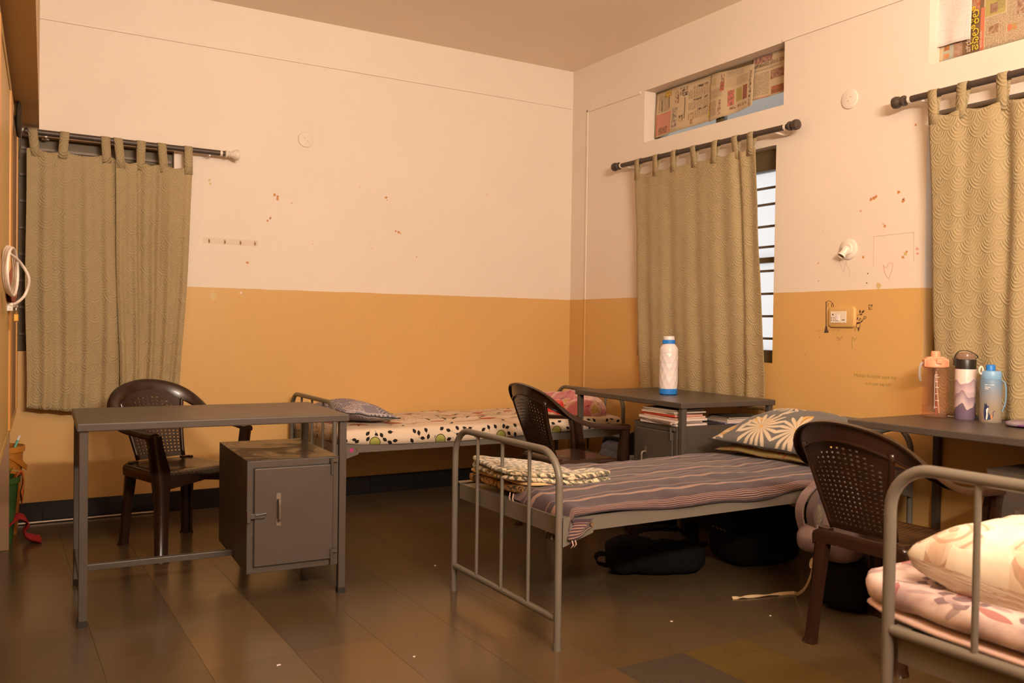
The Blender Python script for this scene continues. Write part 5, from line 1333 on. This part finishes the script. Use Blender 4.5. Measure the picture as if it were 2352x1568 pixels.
def suitcase():
    t = thing('suitcase', 'black upright suitcase squeezed beside the cabinet under the desk', 'suitcase', (-.40, -1.60, 0), D2R)
    add('shell', MB().box(-.11, -.20, .03, .11, .20, .53), m_dark, t, bevel=.025)
    add('handle', MB().tube(spline([(-.06, -.10, .525), (-.05, -.10, .552), (.05, -.10, .552), (.06, -.10, .525)], 4), .008, 8), m_rubber, t, smooth=True)
    for x in (-.08, .08):
        for y in (-.16, .16): add('wheel', MB().tube([(x-.012, y, .02), (x+.012, y, .02)], .02, 12), m_rubber, t)
suitcase()
def slate_bag():
    t = thing('backpack', 'slate grey printed backpack under the desk behind the brown chair', 'backpack', (-.42, -1.235, 0)); t.rotation_euler = (0, 0, math.radians(10))
    add('body', MB().blob((0, 0, .235), (.13, .145, .235), None, 34, 24, .55, lambda q: lump(q, 12, .016)), m_bagg, t, smooth=True)
    add('front_pocket', MB().blob((-.11, -.01, .27), (.06, .11, .12), None, 24, 16, .6, lambda q: lump(q, 15, .014)), m_bagg, t, smooth=True)
    add('top_flap', MB().tube(spline([(-.06, -.12, .40), (-.10, -.06, .455), (-.10, .06, .455), (-.06, .12, .40)], 5), .012, 8), m_dark, t, smooth=True)
slate_bag()
def mauve_bag():
    t = thing('backpack', 'mauve canvas backpack with a cream strap beside the right brown chair', 'backpack', (-.905, -3.235, .215)); t.rotation_euler = (math.radians(2), math.radians(6), math.radians(12))
    add('body', MB().blob((.03, 0, .155), (.085, .115, .165), None, 32, 24, .60, lambda q: lump(q, 21, .010)), m_mauve, t, smooth=True)
    add('side_pocket', MB().blob((-.085, .06, .075), (.060, .055, .055), Matrix.Rotation(math.radians(-25), 3, 'Y'), 22, 14, .75, lambda q: lump(q, 25, .008)), m_mauve, t, smooth=True)
    for k, dy in enumerate((.035, .085)):
        add('shoulder_strap', MB().strip(spline([(-.03, dy, .30), (-.095, dy+.015, .245), (-.115, dy+.02, .17), (-.075, dy, .06)], 6), (.3, 1, 0), .040, .008), m_mauve if k else m_mauved, t, smooth=40)
    add('lining', MB().blob((-.065, .055, .165), (.022, .028, .055), None, 14, 10, .8), mat('speckled_lining', noisy((.16, .13, .10, 1), .9, 160, .8)), t, smooth=True)
    add('loose_strap_root', MB().strip(spline([(-.075, .0, .06), (-.085, -.005, .03), (-.09, -.005, .0)], 4), (.3, 1, 0), .03, .004), m_mauved, t)
mauve_bag()
def web():
    t = thing('bag_strap', 'cream and black webbing strap trailing from the mauve backpack onto the floor', 'strap', (-.98, -3.20, 0))
    P = [(-.975, -3.215, .235), (-.990, -3.205, .200), (-.985, -3.195, .15), (-.955, -3.14, .075), (-.905, -3.06, .022), (-.865, -3.005, .006), (-.93, -2.985, .006), (-1.00, -2.972, .007), (-1.06, -2.955, .006), (-1.105, -2.943, .006), (-1.13, -2.935, .005), (-1.155, -2.925, .004)]
    o = Vector((-.98, -3.20, 0)); q = [Vector(p)-o for p in spline(P, 5)]
    add('webbing', MB().strip(q, [(0.2, .3, 1) if i < len(q)*.55 else (0.1, 1, .35+.5*math.sin(i*.5)) for i in range(len(q))], .014, .0022), m_web, t, smooth=30)
    add('buckle', MB().tube([Vector((-.992, -3.205, .200)) - o + Vector((.004*math.sin(a), .010*math.cos(a), .020*math.sin(a))) for a in [2*PI*k/14 for k in range(14)]], .0028, 6, closed=True), m_web, t, smooth=True)
web()

# ------------------------------------------------------------------ small things on and under the right desk
def pouch():
    t = thing('pouch', 'flat purple and grey pouch lying on the right desk at the frame edge', 'pouch', (-.215, -3.66, DH), math.radians(-75))
    add('body', MB().blob((0, 0, .014), (.10, .065, .012), None, 28, 10, .5, lambda q: lump(q, 3, .006)), mat('purple_pouch', noisy((.26, .20, .24, 1), .5, 30, .6)), t, smooth=True)
    add('trim', MB().tube([(.098*math.cos(a), .063*math.sin(a), .010) for a in [2*PI*k/28 for k in range(28)]], .005, 6, closed=True), mat('violet_trim', color=(.18, .055, .20, 1), rough=.5), t, smooth=True)
pouch()
def redlid():
    t = thing('red_container', 'small round red container on the desk between the two right bottles', 'container', (-.085, -3.375, DH))
    add('shell', MB().lathe([(.016, 0), (.017, .002), (.017, .024), (.014, .027), (0, .027)], 20), mat('red_plastic', color=(.55, .02, .02, 1), rough=.35), t, smooth=40)
    add('ridge', MB().lathe([(.0178, .010), (.0178, .015)], 20, cap=False), mat('dark_red_plastic', color=(.25, .01, .01, 1), rough=.4), t)
redlid()
def cord():
    t = thing('white_cord', 'thin white cord lying behind the bottles on the right desk', 'cord', (-.10, -3.255, DH))
    add('wire', MB().tube(spline([(-.02, .03, .004), (.0, .0, .004), (.012, -.012, .022), (.008, .004, .034), (-.004, .0, .018), (.012, -.03, .004), (.03, -.05, .004)], 6), .0025, 6), m_cream, t, smooth=True)
cord()
def redthing():
    t = thing('red_pencil', 'red pencil standing behind the peach bottle against the curtain edge', 'pencil', (-.058, -3.128, DH))
    add('shaft', MB().tube([(0, 0, 0), (-.004, -.006, .375)], [.0045, .0045], 8), mat('red_lacquer', color=(.45, .03, .03, 1), rough=.4), t, smooth=50)
    add('tip', MB().tube([(-.004, -.006, .375), (-.0045, -.0065, .395)], [.0045, .0008], 8), m_tape, t, smooth=50)
redthing()
def desk3_bag():
    t = thing('cloth_bag', 'black cloth bag on the cabinet under the right desk', 'bag', (-.33, -3.98, .640)); t.rotation_euler = (0, 0, math.radians(5))
    add('body', MB().blob((0, 0, .042), (.20, .16, .042), None, 30, 14, .6, lambda q: lump(q, 33, .010)), m_dark, t, smooth=True)
    add('handle', MB().tube(spline([(-.16, .05, .05), (-.21, .04, .06), (-.21, -.04, .06), (-.16, -.05, .05)], 4), .006, 8), m_dark, t, smooth=True)
desk3_bag()

# ------------------------------------------------------------------ things by the cupboard
m_orb = mat('orange_bucket', noisy((.52, .20, .03, 1), .06, 10, .4)); m_grb = mat('green_bucket', noisy((.05, .13, .035, 1), .06, 10, .4)); m_ylb = mat('olive_yellow_mug', noisy((.34, .27, .03, 1), .06, 10, .4))
m_orc = mat('orange_cloth', noisy((.55, .14, .03, 1), .2, 30, .9)); m_rdc = mat('red_cloth', noisy((.32, .012, .012, 1), .3, 30, .9)); m_teal = mat('teal_plastic', color=(.16, .45, .36, 1), rough=.4)
def bucket(label, loc, r0, r1, h, m, handle=True):
    t = thing('bucket', label, 'bucket', loc)
    add('pail', MB().lathe([(r0, 0), (r1, h-.03), (r1+.008, h-.03), (r1+.009, h), (r1+.001, h), (r1-.004, h-.035), (r0-.006, .012), (0, .012)], 32), m, t, smooth=40)
    if handle: add('handle', MB().strip(spline([(.0, -r1-.006, h-.02), (r1*.55, -r1*.85, h-.055), (r1*1.08, -r1*.25, h-.115), (r1*1.08, r1*.25, h-.12), (r1*.6, r1*.8, h-.06), (0, r1+.006, h-.02)], 6), (0, 0, 1), .026, .005), m, t, smooth=40)
    return t
bucket('tall orange bucket in the corner between cupboard and back wall', (-3.845, -.215, 0), .085, .112, .475, m_orb)
bucket('green bucket on the floor in front of the orange bucket', (-3.868, -.445, 0), .082, .108, .345, m_grb, False)
def mug():
    t = thing('mug', 'olive yellow mug resting in the green bucket by the cupboard', 'mug', (-3.885, -.45, .29)); t.rotation_euler = (math.radians(-8), math.radians(10), 0)
    add('bowl', MB().lathe([(.060, 0), (.076, .10), (.080, .10), (.081, .112), (.074, .112), (.058, .008), (0, .008)], 28), m_ylb, t, smooth=40)
    add('handle', MB().strip(spline([(.075, 0, .10), (.115, 0, .095), (.12, 0, .05), (.068, 0, .03)], 5), (0, 1, 0), .022, .005), m_ylb, t, smooth=40)
mug()
def rag(name, label, m, loc, fnpts, w_, seed):
    t = thing(name, label, 'cloth', loc)
    def fn(a, b):
        P = spline(fnpts, 6); i = min(len(P)-1, int(a*(len(P)-1))); p = P[i]
        return Vector((p.x + .012*nz(a*6, b*5, seed), p.y + (b-.5)*w_*(1+.3*math.sin(5*a+seed)), p.z + .010*nz(a*5, b*7, seed+2) + .008*math.sin(b*14+3*a)))
    add('cloth', MB().grid(fn, 22, 16), m, t, smooth=True, solid=.004)
rag('rag', 'orange cloth hanging over the rim of the green bucket', m_orc, (-3.76, -.445, .36), [(-.02, 0, -.03), (.0, 0, .000), (.016, 0, -.004), (.020, 0, -.05), (.014, 0, -.11), (.012, 0, -.15)], .09, 3)
rag('rag', 'crumpled red cloth on the floor by the cupboard', m_rdc, (-3.735, -.47, .0), [(-.07, 0, .10), (-.02, 0, .135), (.015, 0, .10), (.0, 0, .05), (.03, .0, .025), (.075, 0, .012)], .13, 8)
def brush():
    t = thing('toothbrush', 'teal and white toothbrush standing in the orange bucket', 'toothbrush', (-3.80, -.26, .40)); t.rotation_euler = (0, math.radians(20), 0)
    add('grip', MB().tube([(0, 0, 0), (0, 0, .08), (0, 0, .115)], [.004, .006, .007], 8), m_teal, t, smooth=50)
    add('bristle_head', MB().box(-.005, -.004, .113, .005, .004, .140), m_white, t, bevel=.001)
brush()
CM = Matrix.Translation((-3.757, 0, 0)) @ Matrix.Rotation(CROT, 4, 'Z')
def cable():
    t = thing('cable_coil', 'white cable coil hanging on the yellow cupboard door at the left edge', 'cable', tuple(CM @ Vector((0.006, -1.92, 1.45))), CROT)
    m_cab = mat('white_cable', color=(.72, .62, .54, 1), rough=.4)
    for k in range(3):
        add('loop', MB().tube([(.008 + .008*k + .012*math.cos(a), .10*math.cos(a)*1.5 - .05*k, -.115 + .085*math.sin(a) - .006*k) for a in [2*PI*q/28 for q in range(28)]], .0055, 8, closed=True), m_cab, t, smooth=True)
    add('tail', MB().tube(spline([(.012, -.10, -.06), (.045, .05, -.085), (.072, .10, -.14), (.060, .12, -.20), (.035, .0, -.235), (.02, -.12, -.245)], 7), .0055, 8), m_cab, t, smooth=True)
cable()
def redcap():
    t = thing('red_cloth_bag', 'flat round red cloth bag hanging on the yellow cupboard at the left edge', 'bag', tuple(CM @ Vector((0.004, -1.20, 1.30))), CROT)
    add('body', MB().blob((.006, 0, 0), (.007, .42, .075), None, 24, 14, .8), mat('rust_red_cloth', noisy((.36, .09, .055, 1), .1, 20, .8)), t, smooth=True)
    add('cord', MB().tube(spline([(.010, .30, .045), (.016, .38, .02), (.014, .40, -.03), (.010, .30, -.06)], 5), .004, 6), m_rod, t, smooth=True)
redcap()
def lock():
    t = thing('padlock', 'brass padlock hanging from the hasp of the yellow cupboard door', 'padlock', tuple(CM @ Vector((0.018, -1.345, 1.19))), CROT)
    add('lock_body', MB().box(-.004, -.020, -.046, .016, .020, -.012), mat('brass', color=(.50, .27, .05, 1), rough=.35, metal=.6), t, bevel=.004)
    add('shackle', MB().tube(roundpath([(.006, -.012, -.014), (.006, -.012, .018), (.006, .012, .018), (.006, .012, -.014)], .011, 5), .0035, 8), m_chrome, t, smooth=True)
lock()
def topbag():
    t = thing('cloth_bundle', 'dark olive bundle hanging from the cupboard top beside the curtain rod', 'bundle', tuple(CM @ Vector((0.002, -.62, 2.16))), CROT)
    add('bundle', MB().blob((.012, 0, -.005), (.014, .07, .09), None, 20, 16, .8, lambda q: lump(q, 41, .014)), mat('olive_dark_cloth', noisy((.040, .024, .010, 1), .6, 30, .85)), t, smooth=True)
    add('hanging_cord', MB().tube(spline([(.010, -.02, .09), (.018, .0, .05), (.022, .02, -.10), (.012, .04, -.20)], 5), .003, 6), m_rod, t, smooth=True)
topbag()
def floorrod():
    t = thing('floor_rod', 'thin pale rod lying on the floor along the black skirting', 'rod', (-3.76, -.024, .008))
    add('shaft', MB().tube([(0, 0, 0), (.765, 0, 0)], .006, 8), mat('pale_rod', noisy((.55, .45, .38, 1), .1, 20, .3), metal=.3), t, smooth=50)
    add('end_cap', MB().tube([(.760, 0, 0), (.775, 0, 0)], .0075, 8), m_cream, t, smooth=50)
floorrod()
# scraps on the floor
for k, (x, y, a, l_) in enumerate([(-3.05, -2.72, .3, .009), (-2.62, -2.87, .9, .006), (-2.05, -1.86, .2, .006), (-1.86, -2.62, 1.1, .005), (-1.58, -3.02, .1, .006), (-1.18, -3.16, .6, .005)]):
    o = add('paper_scrap', MB().loft([[(-l_, -.003, 0), (-l_*.6, .004, 0), (l_, .003, 0), (l_*.7, -.004, 0)], [(-l_*.95, -.0028, .0012), (-l_*.6, .0035, .0025), (l_*.9, .0028, .0012), (l_*.65, -.0035, .0018)]]), m_white, None, loc=(x, y, .0002), rot=(0, 0, a))
    tag(o, ['pale paper scrap on the floor before the left desk, the leftmost', 'tiny pale scrap on the open floor right of the left desk', 'tiny pale scrap on the floor near the cot foot rail', 'tiny pale scrap on the floor under the middle cot', 'tiny pale scrap on the floor in front of the striped cot', 'tiny pale scrap on the floor beside the right chair leg'][k], 'scrap', 'paper scraps on the floor')
# pink dot sticker on the back cot's gusset
b2 = [o for o in bpy.data.objects if o.get('label', '').startswith('grey tubular steel cot along')][0]
st = MB().lathe([(.012, 0), (.012, .0012)], 18); st.V = [tuple(Matrix.Translation((.095, -.0190, .437)) @ Matrix.Rotation(PI/2, 4, 'X') @ Vector(q)) for q in st.V]
add('dot_sticker', st, mat('magenta_sticker', color=(.45, .035, .22, 1), rough=.6), b2, label='round magenta sticker')
# raised letters under the seat rail of the right chair
text_mesh('raised_lettering', 'BELLA', .034, mat('brown_letter', color=(.055, .024, .012, 1), rough=.35), ch3, Matrix.Translation((.085, .214, .376)) @ Matrix.Rotation(PI, 4, 'Z') @ Matrix.Rotation(PI/2, 4, 'X'))

for o in list(bpy.data.objects):
    if o.parent is None:
        for pre, g in (('water_bottle', 'drinking bottles on the desks'), ('newspaper', 'newspaper sheets over the ventilators'), ('junction_cover', 'round junction box covers')):
            if o.name.split('.')[0] == pre: o['group'] = g
